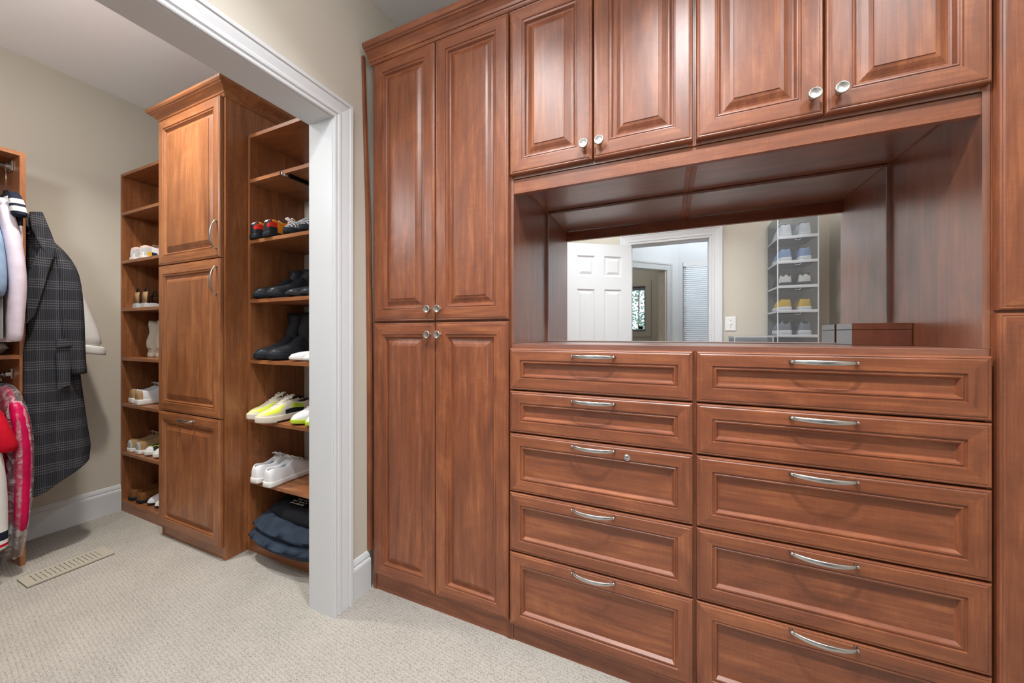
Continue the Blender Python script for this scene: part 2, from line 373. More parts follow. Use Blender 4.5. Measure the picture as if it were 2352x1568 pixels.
# window blind with single slats
bl = thing('window_blind', 'white horizontal slat blind hanging in the bright hall window seen in the mirror', 'blind', (WX0+.02, Yw-.02, WZ0))
bx(WX0+.005, WX1-.005, Yw-.035, Yw+.005, WZ1-.05, WZ1-.002).build('head_rail', 'plastic_white', bl)
n = 60
slat = None
for i in range(n):
    z = WZ1-.070-i*.0255
    if z < WZ0+.06: break
    if slat is None:
        mb = MB(); mb.rings([[(x, Yw-.030+.018*u, z+.0125*(1-2*u)+.004*math.sin(math.pi*u)) for u in (0, .33, .66, 1)] for x in (WX0+.01, WX1-.01)], False, False, False)
        slat = mb.build('slat', 'blind_white', bl, solid=.0015); z00 = z
    else:
        o = slat.copy(); COL.objects.link(o); o.parent = bl; o.location.z = z-z00
for x in (WX0+.2, WX1-.2): MB().tube([(x, Yw-.016, WZ0+.05), (x, Yw-.016, WZ1-.05)], .0012, 6).build('cord', 'plastic_white', bl)
# shrub outside the small window
sh = thing('shrub', 'leafy pale green shrub outside the small window seen in the mirror', 'shrub', (-.65, Ys-.75, 0))
mb = MB()
for k in range(5): mb.tube([(-.65+.10*(k-2), Ys-.75, 0), (-.65+.14*(k-2), Ys-.75, 2.2)], .012, 6)
mb.build('stems', 'brown_leather', sh)
mb = MB()
for k in range(1500):
    p = Vector((random.uniform(-1.15, -.15), Ys-.75+random.uniform(-.2, .25), random.uniform(.6, 2.4)))
    a = Vector((random.uniform(-1, 1), random.uniform(-.4, .4), random.uniform(-1, .6))).normalized()*random.uniform(.03, .07); b = a.cross(Vector((0, 1, .2))).normalized()*.018
    mb.quad(p, p+a*.5+b, p+a, p+a*.5-b)
tag(mb.build('foliage', 'leaf', sh), kind='stuff')
# recessed ceiling lamps, then the added fill lamps
for i, (x, y, wt, c_, where, typ) in enumerate(LAMPS):
    if typ == 'recessed':
        t = thing('recessed_ceiling_lamp', 'round white recessed ceiling lamp '+where, 'ceiling lamp', (x, y, CEIL))
        MB().lathe_z([(.085, CEIL), (.085, CEIL-.004), (.066, CEIL-.006), (.062, CEIL-.001)], x, y).build('trim_ring', 'white_paint', t)
        emit('lens_glow_%d' % i, c_, 80)
        MB().lathe_z([(.062, CEIL-.0015), (.001, CEIL-.0025)], x, y).build('lens', 'lens_glow_%d' % i, t)
        ld = bpy.data.lights.new('lamp_light', 'AREA'); ld.shape = 'DISK'; ld.size = .11; ld.energy = wt; ld.color = c_; ld.spread = 2.05
        lo = bpy.data.objects.new('lamp_light', ld); COL.objects.link(lo); lo.parent = t; lo.location = (0, 0, -.012)
    else:
        t = thing('fill_lamp', 'unseen frosted globe fill lamp added '+where, 'pendant lamp', (x, y, CEIL))  # globe fixtures added out of view as fill light
        r, zc = (.11, 2.12) if typ == 'pendant' else (.085, 2.52)
        MB().lathe_z([(.055, CEIL), (.055, CEIL-.012), (.03, CEIL-.020)], x, y).build('ceiling_plate', 'nickel', t, smooth=True)
        MB().tube([(x, y, CEIL-.018), (x, y, zc+r+.01)], .003, 8).build('cord', 'plastic_white', t)
        MB().lathe_z([(.012, zc+r+.03), (.026, zc+r+.02), (.030, zc+r-.005)], x, y).build('socket', 'nickel', t, smooth=True)
        emit('fill_glow_%d' % i, c_, wt/(math.pi*4*math.pi*r*r))
        MB().lathe_z([(r*math.sin(math.pi*k/12), zc+r*math.cos(math.pi*k/12)) for k in range(13)], x, y, 24).build('globe', 'fill_glow_%d' % i, t, smooth=True)
# ------------------------------------------------------------------ cabinet parts
RAISED = [(0, .007), (.002, .003), (.005, .0015), (.0075, .0022), (.010, .0004), (.013, 0), (.049, 0), (.0505, .0035), (.054, .0038), (.056, .0018), (.0595, .0024), (.064, .0115), (.067, .0130)]
RAISED_P = [(.067, .0130), (.070, .0130), (.076, .0112), (.088, .0048), (.097, .0028), (.0978, .0008)]
FLAT = [(0, .007), (.002, .003), (.005, .0015), (.0075, .0022), (.010, .0004), (.013, 0), (.042, 0), (.0435, .0035), (.047, .0038), (.049, .0018), (.0525, .0024), (.058, .0122), (.060, .0128)]
FLAT_P = [(.060, .0128), (.061, .0128)]
def loops(mb, prof, x0, x1, z0, z1, yf, cap, mv=0, mh=1):
    b0 = len(mb.v)
    for ins, d in prof:
        mb.v += [(x0+ins, yf+d, z0+ins), (x1-ins, yf+d, z0+ins), (x1-ins, yf+d, z1-ins), (x0+ins, yf+d, z1-ins)]
    for k in range(len(prof)-1):
        for s in range(4):
            a = b0+4*k+s; b = b0+4*k+(s+1) % 4
            mb.face((a, b, b+4, a+4), mh if s in (0, 2) else mv)
    if cap: k = b0+4*(len(prof)-1); mb.face((k, k+1, k+2, k+3), mv)
    return b0
def front(parent, name, x0, x1, z0, z1, yf, kind, fam='wood_', th=.019):
    mb = MB(); P, PP = (RAISED, RAISED_P) if kind == 'raised' else (FLAT, FLAT_P)
    b = loops(mb, P, x0, x1, z0, z1, yf, False)
    k = len(mb.v); mb.v += [(x0, yf+th, z0), (x1, yf+th, z0), (x1, yf+th, z1), (x0, yf+th, z1)]
    for s in range(4): mb.face((k+s, k+(s+1) % 4, b+(s+1) % 4, b+s), 1 if s in (0, 2) else 0)
    mb.face((k+3, k+2, k+1, k), 0)
    o = mb.build(name, [fam+'z', fam+'x'], parent)
    pm = MB()
    loops(pm, PP, x0, x1, z0, z1, yf, True, 0, 0)
    pm.build('panel', fam+('z' if kind == 'raised' else 'x'), o)
    return o
def pull(parent, cx, cz, yf, L=.150, prot=.031, vertical=False, mat='nickel'):
    R = []; N_ = 20
    for i in range(N_+1):
        t = -1+2*i/N_
        q = 1-t*t
        y = yf-.001-prot*(q**.62); hz = .0042+.0030*q**.5; th = .0036
        e = 1e-3+min(1, q*9)
        ring = []
        for a in range(10):
            an = 2*math.pi*a/10
            u, v = math.cos(an)*hz, math.sin(an)*th
            al = t*L/2
            ring.append((cx+u, y+v*e-.0, cz+al) if vertical else (cx+al, y+v*e, cz+u))
        R.append(ring)
    mb = MB(); mb.rings(R)
    for t in (-1, 1):                                               # feet
        al = t*(L/2-.006)
        c = (cx, cz+al) if vertical else (cx+al, cz)
        mb.lathe_y([(.0052, 0), (.0048, .012), (.003, .016)], c[0], yf+.001, c[1], 10)
    return mb.build('pull_handle', mat, parent, smooth=True)
def knob(parent, cx, cz, yf):
    mb = MB(); mb.lathe_y([(.008, 0), (.0075, .003), (.0052, .006), (.0055, .013), (.0095, .0165), (.0145, .0185), (.0160, .0215), (.0155, .0245), (.0138, .0258), (.0125, .0252), (.006, .0240), (0, .0236)], cx, yf+.0005, cz, 24)
    return mb.build('knob', 'nickel', parent, smooth=True)
YC, YF = 1.240, 1.220
ZT = 2.355
def tall(name, label, x0, x1, doors, zs, y1=YB-.01):
    t = thing(name, label, 'cabinet', ((x0+x1)/2, YC, 0))
    b = MB(); b.box(x0, x0+.018, YC, y1, 0, ZT); b.box(x1-.018, x1, YC, y1, 0, ZT); b.box(x0+.018, x1-.018, y1-.01, y1, 0, ZT)
    b.box(x0+.018, x1-.018, YC+.001, y1-.01, ZT-.02, ZT); b.box(x0+.018, x1-.018, YC+.001, y1-.01, .08, .098); b.box(x0+.018, x1-.018, YC+.001, y1-.01, 1.20, 1.218)
    b.build('body', 'wood_z', t)
    bx(x0+.018, x1-.018, YC+.003, YC+.018, 0, .08).build('toe_kick', 'wood_x', t)
    for (a, c, kx) in doors:
        for zi, (z0, z1) in enumerate(zs):
            d = front(t, 'door', a, c, z0, z1, YF, 'raised')
            if kx is not None: knob(d, kx, 1.254 if zi == 1 else 1.150, YF)
    return t
ZS = ((.080, 1.200), (1.207, ZT))
tall('tall_cabinet', 'tall reddish brown four-door cabinet between the cased opening and the drawers', -1.231, -.5485, [(-1.212, -.8835, -.9065), (-.8795, -.5510, -.8565)], ZS)
tall('tall_cabinet', 'tall reddish brown cabinet at the right edge of the photo', .7010, XR-.004, [(.7035, 1.2, None)], ZS)
# drawer chests
ZD = [1.101, .9435, .7855, .5665, .3445, .070]
def chest(label, x0, x1, xf0, xf1, pcx, lock):
    t = thing('drawer_chest', label, 'drawer chest', ((x0+x1)/2, YC, 0), group='drawer chests under the mirror')
    b = MB(); b.box(x0, x0+.009, YC, YB-.01, 0, 1.096); b.box(x1-.009, x1, YC, YB-.01, 0, 1.096); b.box(x0+.009, x1-.009, YC+.012, YB-.01, .06, 1.096)
    b.build('body', 'wood_z', t)
    bx(x0+.009, x1-.009, YC+.003, YC+.016, 0, .062).build('toe_kick', 'wood_x', t)
    for i in range(5):
        d = front(t, 'drawer', xf0, xf1, ZD[i+1]+.0022, ZD[i]-.0022, YF, 'flat')
        pull(d, pcx, [1.0755, .9215, .767, .549, .333][i], YF)
        if lock and i == 2:
            mb = MB(); mb.lathe_y([(.0105, 0), (.0105, .002), (.0085, .0034), (.0082, .0022), (.0078, .003), (0, .0042)], -.126, YF+.0005, .750, 20)
            lk = mb.build('lock', 'chrome', d, smooth=True)
            bx(-.1268, -.1252, YF-.0052, YF-.0035, .744, .756).build('keyhole', 'dark_gap', d)
    return t
chest('left bank of five drawers with a round key lock on its third drawer', -.5475, .0700, -.5455, .0665, -.2365, True)
chest('right bank of five drawers, wider in view, with no key lock', .0705, .7000, .0755, .6950, .3775, False)
ct = bx(-.5475, .7000, YC-.001, 1.636, 1.0965, 1.1155).build('countertop', 'board_x', None, bev=.0015)
tag(ct, 'brown wooden counter shelf above the drawers in front of the mirror', 'countertop')
# niche and upper cabinets
NX0, NX1, YM, ZN = -.537, .687, 1.628, 1.731
hn = thing('mirror_niche', 'brown wooden niche surround with side panels and a bottom valance around the mirror', 'niche', (.075, YC, 1.116))
bx(-.5475, NX0, YC, 1.650, 1.1160, ZN+.0005).build('side_panel', 'board_z', hn)
bx(NX1, .7000, YC, 1.650, 1.1160, ZN+.0005).build('side_panel', 'board_z', hn)
bx(NX0, NX1, YC+.004, YC+.022, 1.680, ZN).build('valance', 'wood_x', hn)
bx(NX0, NX1, 1.636, 1.650, 1.1160, ZN).build('back_panel', 'board_x', hn)
def upper(label, x0, x1, doors):
    t = thing('upper_cabinet', label, 'cabinet', ((x0+x1)/2, YC, ZN), group='upper cabinets over the mirror')
    b = MB(); b.box(x0, x0+.018, YC, YB-.01, ZN+.001, ZT); b.box(x1-.018, x1, YC, YB-.01, ZN+.001, ZT); b.box(x0+.018, x1-.018, YB-.02, YB-.01, ZN+.02, ZT); b.box(x0+.018, x1-.018, YC, YB-.01, ZT-.02, ZT)
    b.build('body', 'wood_z', t)
    bx(x0+.018, x1-.018, YC, YB-.01, ZN+.0025, ZN+.019).build('bottom_panel', 'board_x', t)
    for a, c, kx in doors:
        d = front(t, 'door', a, c, 1.7435, ZT, YF, 'raised'); knob(d, kx, 1.792, YF)
    return t
upper('upper two-door cabinet directly beside the tall four-door cabinet', -.5475, .0705, [(-.5455, -.2395, -.2650), (-.2355, .0665, -.2130)])
upper('upper two-door cabinet over the wider-looking drawers at the right', .0712, .7000, [(.0755, .3815, .3560), (.3855, .6950, .4120)])
CR = [(0, 0), (.004, .001), (.007, .006), (.008, .012), (.012, .013), (.014, .022), (.022, .032), (.034, .041), (.040, .043), (.041, .047), (.047, .050), (.052, .058), (.052, .070), (0, .070)]
def crown(pts, name, mats, parent=None):                            # pts: (base point, outward direction) pairs, mitred
    mb = MB(); mb.rings([[(p[0]+d[0]*o_, p[1]+d[1]*o_, p[2]+z) for o_, z in CR] for p, d in pts])
    return mb.build(name, mats, parent)
c = crown([((-1.228, YF+.002, ZT-.004), (0, -1)), ((XR-.006, YF+.002, ZT-.004), (0, -1))], 'crown_moulding', 'wood_x')
tag(c, 'long reddish brown crown moulding along the top of the dressing cabinets', 'moulding')
# leaning scribe strip between wall and cabinet
mb = MB(); mb.rings([[(x, y, z) for x, y in ((-1.2525, yb), (xr, yb), (xr, yb+.012), (-1.2525, yb+.012))] for z, yb, xr in ((.176, 1.224, -1.2322), (1.0, 1.222, -1.2322), (1.7, 1.213, -1.235), (2.385, 1.190, -1.240))])
tag(mb.build('scribe_strip', 'wood_z'), 'thin brown wooden strip leaning out from the wall beside the tall four-door cabinet', 'strip')
# mirror with polished edge
mr = thing('mirror', 'large frameless wall mirror at the back of the niche', 'mirror', (.075, YM, 1.117))
x0, x1, z0, z1 = NX0+.008, NX1-.008, 1.1175, 1.722
mb = MB(); k = [(x0+.004, YM, z0+.004), (x1-.004, YM, z0+.004), (x1-.004, YM, z1-.004), (x0+.004, YM, z1-.004)]; mb.quad(*k)
mb.build('glass', 'mirror_silver', mr)
mb = MB()
A = [(x0, YM+.004, z0), (x1, YM+.004, z0), (x1, YM+.004, z1), (x0, YM+.004, z1)]; Bk = [(p[0], YM+.007, p[2]) for p in A]
for s in range(4):
    mb.quad(A[s], A[(s+1) % 4], k[(s+1) % 4], k[s]); mb.quad(A[s], A[(s+1) % 4], Bk[(s+1) % 4], Bk[s])
mb.quad(*Bk); mb.build('bevelled_edge', 'plastic_white', mr)
# trinket box on the counter
tb = thing('trinket_box', 'low brown lidded box with grey end on the counter beside the mirror', 'box', (.61, 1.56, 1.116))
X0, X1, Y0, Y1 = .540, .684, 1.504, 1.620
bx(X0+.001, X1, Y0, Y1, 1.1160, 1.1650).build('base', 'box_wood', tb, bev=.001)
bx(X0+.001, X1, Y0, Y1, 1.1662, 1.1865).build('lid', 'box_wood', tb, bev=.001)
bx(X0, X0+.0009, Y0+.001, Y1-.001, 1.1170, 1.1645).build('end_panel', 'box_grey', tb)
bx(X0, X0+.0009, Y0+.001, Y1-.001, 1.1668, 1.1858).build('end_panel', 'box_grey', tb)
# ------------------------------------------------------------------ closet tower
tw = thing('closet_tower', 'tall orange brown closet tower with three stacked doors and a crown', 'cabinet', (-2.373, 1.085, 0))
TX0, TX1, TY = -2.681, -2.065, 1.085
b = MB(); b.box(TX0, TX0+.018, TY, 1.497, 0, 2.365); b.box(TX1-.018, TX1, TY, 1.497, 0, 2.365); b.box(TX0+.018, TX1-.018, 1.485, 1.497, 0, 2.365); b.box(TX0+.018, TX1-.018, TY, 1.485, 2.345, 2.365)
for z in (.06, .71, 1.53): b.box(TX0+.018, TX1-.018, TY+.001, 1.485, z, z+.018)
b.build('body', 'closet_wood_z', tw)
bx(TX0+.018, TX1-.018, TY+.002, TY+.016, 0, .06).build('toe_kick', 'closet_wood_x', tw)
for z0, z1, hz, vert in ((.064, .7175, .690, False), (.7215, 1.538, 1.424, True), (1.542, 2.362, 1.655, True)):
    d = front(tw, 'door', -2.674, -2.079, z0, z1, TY-.021, 'raised', 'closet_wood_')
    if vert: pull(d, -2.100, hz, TY-.021, .150, .030, True)
    else: pull(d, -2.378, hz, TY-.021, .150, .026)
crown([((TX0-.0, 1.49, 2.358), (-1, 0)), ((TX0-.0, TY-.002, 2.358), (-1, -1)), ((TX1+.0, TY-.002, 2.358), (1, -1)), ((TX1+.0, 1.49, 2.358), (1, 0))], 'crown', 'closet_wood_x', tw)
def shelf_unit(name, label, x0, x1, yf, yb, zs, kick):
    t = thing(name, label, 'shelf unit', ((x0+x1)/2, yf, 0))
    bx(x0, x0+.018, yf, yb, 0, zs[0]).build('side_panel', 'closet_wood_z', t)
    bx(x1-.018, x1, yf, yb, 0, zs[0]).build('side_panel', 'closet_wood_z', t)
    for z in zs: bx(x0+.018, x1-.018, yf-.001 if z != zs[0] else yf-.002, yb, z-.019, z).build('shelf', 'closet_wood_x', t, bev=.0008)
    bx(x0+.018, x1-.018, yf+.001, yf+.015, 0, zs[-1]-.0195).build('kick_board', 'closet_wood_x', t)
    mb = MB()
    for s, X in ((1, x0+.0181), (-1, x1-.0181)):
        for Y in (yf+.045, yb-.045):
            z = zs[-1]+.07
            while z < zs[0]-.05:
                if all(not (q-.025 < z < q+.006) for q in zs):
                    q = [(X+s*.0002, Y+.0022*math.cos(a*1.0472), z+.0022*math.sin(a*1.0472)) for a in range(6)]
                    b0 = len(mb.v); mb.v += q; mb.face([b0+i for i in range(6)])
                z += .032
    tag(mb.build('pin_holes', 'hole', t), kind='stuff')
    return t
ZLs = (2.197, 1.945, 1.630, 1.320, 1.000, .700, .385, .070)
su_l = shelf_unit('shoe_shelf_unit', 'open shoe shelves between the closet wall and the tower', -3.292, -2.682, 1.123, 1.495, ZLs, .05)
bx(-3.274, -2.700, 1.485, 1.4949, .07, 2.178).build('back_panel', 'closet_wood_z', su_l)
ZRs = (2.213, 1.976, 1.652, 1.337, 1.015, .700, .376, .085)
su_r = shelf_unit('shoe_shelf_unit', 'open shoe shelves between the tower and the white door jamb', -2.063, -1.405, 1.190, 1.495, ZRs, .05)
# valet rod under the shelf
vr = thing('valet_rod', 'black metal valet rod with chrome tip sticking out under a high shelf', 'rod', (-1.752, 1.17, 1.93))
MB().box(-1.758, -1.742, 1.196, 1.46, 1.938, 1.9568).build('slide', 'black_metal', vr, bev=.002)
MB().tube([(-1.75, 1.165, 1.944), (-1.75, 1.20, 1.944)], .0065, 10).build('tip', 'chrome', vr, smooth=True)
MB().tube([(-1.75, 1.160, 1.944), (-1.75, 1.166, 1.944)], .010, 12).build('end_button', 'chrome', vr, smooth=True)
# hanging unit along the far wall
hu = thing('hanging_unit', 'brown wooden double hanging closet section against the far beige wall', 'wardrobe', (-3.12, .2, 0))
HY0, HY1, HX = -.60, .667, -2.95
bx(XC+.002, HX, HY1-.0185, HY1, 0, 2.056).build('side_panel', 'closet_wood_z', hu)
bx(XC+.002, HX, HY0, HY0+.0185, 0, 2.056).build('side_panel', 'closet_wood_z', hu)
bx(XC+.002, HX, HY0+.0185, HY1-.0185, 2.037, 2.056).build('top_panel', 'closet_wood_y', hu)
bx(XC+.002, HX, HY0+.0185, HY1-.0185, 1.030, 1.049).build('shelf', 'closet_wood_y', hu)
bx(XC+.002, XC+.010, HY0+.0185, HY1-.0185, 1.05, 2.036).build('back_panel', 'closet_wood_z', hu)
bx(XC+.002, XC+.010, HY0+.0185, HY1-.0185, 0.0, 1.029).build('back_panel', 'closet_wood_z', hu)
for z in (2.000, .950):
    r = MB().tube([(-3.06, HY0+.02, z), (-3.06, HY1-.02, z)], .015, 16).build('hanging_rod', 'chrome', hu, smooth=True)
    MB().box(-3.085, -3.035, HY1-.026, HY1-.0186, z-.024, z+.030).build('rod_bracket', 'nickel', hu, bev=.002)
    MB().tube([(-3.06, HY1-.04, z), (-3.06, HY1-.022, z)], .019, 14).build('rod_cup', 'nickel', hu)
# floor register
vt = thing('floor_register', 'beige slotted metal floor vent set in the closet carpet', 'vent', (-2.727, .745, 0))
bx(-2.793, -2.661, .606, .886, 0, .003).build('recess', 'vent_dark', vt)
mb = MB(); mb.box(-2.793, -2.661, .606, .636, .003, .009); mb.box(-2.793, -2.661, .856, .886, .003, .009); mb.box(-2.793, -2.775, .636, .856, .003, .009); mb.box(-2.679, -2.661, .636, .856, .003, .009)
mb.build('frame', 'vent_paint', vt)
for i in range(15):
    y = .640+i*.0148
    bx(-2.775, -2.679, y, y+.0118, .0035, .0085).build('slat', 'vent_paint', vt)
for x in (-2.749, -2.722, -2.695): bx(x, x+.006, .636, .856, .0035, .0088).build('cross_bar', 'vent_paint', vt)
# ------------------------------------------------------------------ six-panel door, switch
ddir = Vector((-.833, .554, 0)); dr = thing('door_1', loc=(DX0-.004, YR+.022, .012), rz=math.atan2(ddir.y, ddir.x), kind='structure')
Wd, Hd, Td = .675, 2.022, .035
mb = MB(); cols = [0, .105, .290, .385, .570, Wd]; rows = [0, .22, .80, .985, 1.58, 1.705, 1.905, Hd]
# (panel columns 1 and 3, rows 1, 3 and 5 are recessed)
for side in (1, -1):
    yy = side*Td/2
    for i in range(5):
        for j in range(7):
            a, b_, c0, d0 = cols[i], cols[i+1], rows[j], rows[j+1]
            if i in (1, 3) and j in (1, 3, 5):
                pr = [(0, 0), (.014, .008), (.022, .008), (.045, .002)]
                b0 = len(mb.v)
                for ins, dp in pr: mb.v += [(a+ins, yy-side*dp, c0+ins), (b_-ins, yy-side*dp, c0+ins), (b_-ins, yy-side*dp, d0-ins), (a+ins, yy-side*dp, d0-ins)]
                for k in range(3):
                    for s in range(4): p, q = b0+4*k+s, b0+4*k+(s+1) % 4; mb.face((p, q, q+4, p+4))
                mb.face([b0+12+s for s in range(4)])
            else: mb.quad((a, yy, c0), (b_, yy, c0), (b_, yy, d0), (a, yy, d0))
y = Td/2
mb.quad((0, -y, 0), (0, y, 0), (0, y, Hd), (0, -y, Hd)); mb.quad((Wd, -y, 0), (Wd, y, 0), (Wd, y, Hd), (Wd, -y, Hd)); mb.quad((0, -y, Hd), (Wd, -y, Hd), (Wd, y, Hd), (0, y, Hd)); mb.quad((0, -y, 0), (Wd, -y, 0), (Wd, y, 0), (0, y, 0))
mb.build('leaf', 'white_paint', dr, local=True)
for s in (1, -1):
    q = MB(); q.lathe_y([(.026, 0), (.024, .006), (.010, .010), (.010, .03), (.024, .04), (.027, .052), (.02, .062), (0, .065)], Wd-.06, -Td/2 if s == 1 else 0, .93, 16)
    if s == -1: q.v = [(x, Td/2-yv, z) for x, yv, z in q.v]
    q.build('door_knob', 'nickel', dr, smooth=True, local=True)
sw = thing('light_switch', 'white light switch plate on the beige wall seen in the mirror', 'switch', (.507, YR, 1.247))
MB().box(.464, .550, YR+.0005, YR+.006, 1.185, 1.310).build('plate', 'plastic_white', sw, bev=.002)
MB().box(.502, .512, YR+.006, YR+.013, 1.240, 1.258).build('toggle', 'plastic_white', sw, bev=.001)
for z in (1.218, 1.277): MB().tube([(.507, YR+.006, z), (.507, YR+.0075, z)], .003, 8).build('screw', 'nickel', sw)
# ------------------------------------------------------------------ shoes
WT = [(0, .022), (.03, .031), (.10, .036), (.25, .036), (.42, .037), (.58, .044), (.72, .048), (.84, .044), (.92, .034), (.97, .020), (1, .006)]
SS = [0, .025, .07, .15, .25, .35, .43, .48, .54, .60, .67, .75, .83, .90, .95, .985, 1]
def shoe_mesh(L, hts, hs, collar=.45, wk=1.0, sole_k=1.06, colf=None, mats=('white_leather',), lip=.76):
    up = MB(); R = []
    for s in SS:
        wv_ = interp(WT, s)*wk; top = interp(hts, s); y = L/2-s*L; H = top-hs
        wr = wv_*(.95 if s < .5 else .92); wt = wv_*(lip if s < collar else .62)
        if s < .03: wt = wv_*.5
        if s < collar and s > .03:
            zc = hs+.008; rim = top
            pts = [(-wv_, hs*.8), (-wr*1.03, hs+.42*H), (-lerp(wr, wt, .6), hs+.82*H), (-wt, rim), (-wt+.007, rim-.003), (-wt*.75, hs+.03), (0, zc)]
        else:
            pts = [(-wv_, hs*.8), (-wr*1.02, hs+.40*H), (-wr*.86, hs+.72*H), (-wt*.9, hs+.92*H), (-wt*.55, hs+.985*H), (-wt*.25, top), (0, top)]
        full = pts+[(-x, z) for x, z in pts[-2::-1]]
        R.append([(x, y, z) for x, z in full])
    up.rings(R, False, True, True, colf)
    so = MB(); Rs = []
    for s in SS:
        wv_ = interp(WT, s)*wk*sole_k+.001; y = L/2+.003-s*(L+.006); lift = .012*max(0, (s-.72)/.28)**2
        Rs.append([(-wv_*.94, y, .0+lift), (-wv_, y, .004+lift), (-wv_, y, hs+lift*.3), (-wv_*.9, y, hs+.002+lift*.3), (0, y, hs+.002+lift*.3), (wv_*.9, y, hs+.002+lift*.3), (wv_, y, hs+lift*.3), (wv_, y, .004+lift), (wv_*.94, y, lift), (0, y, lift)])
    return up, so, Rs
LOW = [(0, .070), (.03, .082), (.10, .082), (.25, .068), (.40, .078), (.45, .092), (.54, .090), (.62, .078), (.75, .062), (.88, .054), (.96, .044), (1, .028)]
HIGHT = [(0, .078), (.03, .095), (.10, .096), (.25, .082), (.40, .094), (.45, .108), (.54, .104), (.62, .090), (.75, .070), (.88, .060), (.96, .050), (1, .030)]
LOAF = [(0, .060), (.03, .070), (.10, .070), (.25, .058), (.40, .050), (.45, .055), (.54, .070), (.62, .066), (.75, .054), (.88, .046), (.96, .038), (1, .022)]
ANK = [(0, .13), (.03, .14), (.10, .14), (.25, .14), (.40, .135), (.45, .12), (.54, .095), (.62, .082), (.75, .070), (.88, .062), (.96, .052), (1, .030)]
def sneaker(name, label, x, y, z, rz=0, L=.285, hts=LOW, hs=.026, mats=('white_leather',), sole='sole_white', lace='white_cotton', colf=None, group=None, cat='shoe', lining='grey_lining', extras=None, wk=1.0, solef=None, roll=0):
    t = thing(name, label, cat, (x, y, z+.0005), rz, group)
    up, so, Rs = shoe_mesh(L, hts, hs, colf=colf, wk=wk)
    up.build('upper', list(mats), t, smooth=True, local=True, sub=1)
    if isinstance(sole, (list, tuple)): so.rings(Rs, True, True, True, solef); so.build('sole', list(sole), t, smooth=True, local=True, sub=1)
    else: so.rings(Rs, True, True, True); so.build('sole', sole, t, smooth=True, local=True, sub=1)
    if lining:
        lm = MB(); R = []
        for s in (.05, .10, .17, .25, .33, .41):
            wv_ = interp(WT, s)*wk*.70; R.append([(-wv_, L/2-s*L, interp(hts, s)-.010), (0, L/2-s*L, hs+.016), (wv_, L/2-s*L, interp(hts, s)-.010)])
        lm.rings(R, False, False, False); lm.build('lining', lining, t, smooth=True, local=True)
    if lace:
        tg = MB(); R = []
        for s, dz in ((.38, .018), (.44, .012), (.52, .004), (.60, .002)):
            q = interp(hts, max(s, .46))+dz; R.append([(-.019, L/2-s*L, q-.002), (-.011, L/2-s*L, q+.002), (.011, L/2-s*L, q+.002), (.019, L/2-s*L, q-.002)])
        tg.rings(R, False, False, False); tg.build('tongue', mats[0], t, smooth=True, local=True, solid=.003)
        lc = MB()
        for s in (.47, .52, .57, .62, .67):
            q = interp(hts, s)+.0045; lc.tube([(-.021, L/2-s*L, q-.010), (-.013, L/2-s*L, q), (.013, L/2-s*L+.006, q), (.021, L/2-s*L+.008, q-.010)], .0026, 6)
        q = interp(hts, .46)+.010
        for sg in (-1, 1): lc.tube([(0, L/2-.46*L, q), (sg*.018, L/2-.44*L, q+.008), (sg*.034, L/2-.47*L, q-.004), (sg*.020, L/2-.50*L, q-.004), (0, L/2-.47*L, q)], .0022, 6)
        lc.build('laces', lace, t, smooth=True, local=True)
    if extras: extras(t, L, hts, hs)
    return t
def boot(name, label, x, y, z, rz, L, shaft, r0, mats, sole, group, fold=0, heel=.03, hs=.028):
    t = thing(name, label, 'boot', (x, y, z+.0005), rz, group)
    up, so, Rs = shoe_mesh(L, ANK, hs, collar=.0, wk=1.02, sole_k=1.05); up.build('vamp', mats, t, smooth=True, local=True, sub=1)
    so.rings(Rs); so.build('sole', sole, t, smooth=True, local=True, sub=1)
    mb = MB(); R = []
    yc = L/2-.20*L
    for k in range(8):
        u = k/7; zz = hs+.03+u*(shaft-hs-.03); ry = lerp(.062, r0*1.15, u); rx = lerp(.036, r0*.92, u)
        wob = .004*math.sin(9*u+x*50)
        R.append([(rx*math.cos(a)+wob, yc+fold*u*u+ry*math.sin(a)*(1 if math.sin(a) > 0 else .95)+wob, zz+.006*math.sin(a)*u) for a in (2*math.pi*j/18 for j in range(18))])
    Ri = [[(p[0]*.9, yc+fold+(p[1]-yc-fold)*.9, p[2]-.002) for p in R[-1]], [(p[0]*.85, yc+fold*.6+(p[1]-yc-fold)*.85, p[2]-.10) for p in R[-1]]]
    mb.rings(R+Ri, True, False, True); mb.build('shaft', mats, t, smooth=True, local=True)
    q = MB(); q.tube([(.036+.002, yc, hs+.04), (r0*.92+.001, yc+fold, shaft-.004)], .0016, 6); q.build('seam', 'black_sole', t, local=True)
    return t
PI = math.pi
NT, FT = 'nearer the tower', 'nearer the jamb'
zr = {i: z for i, z in enumerate(ZRs)}
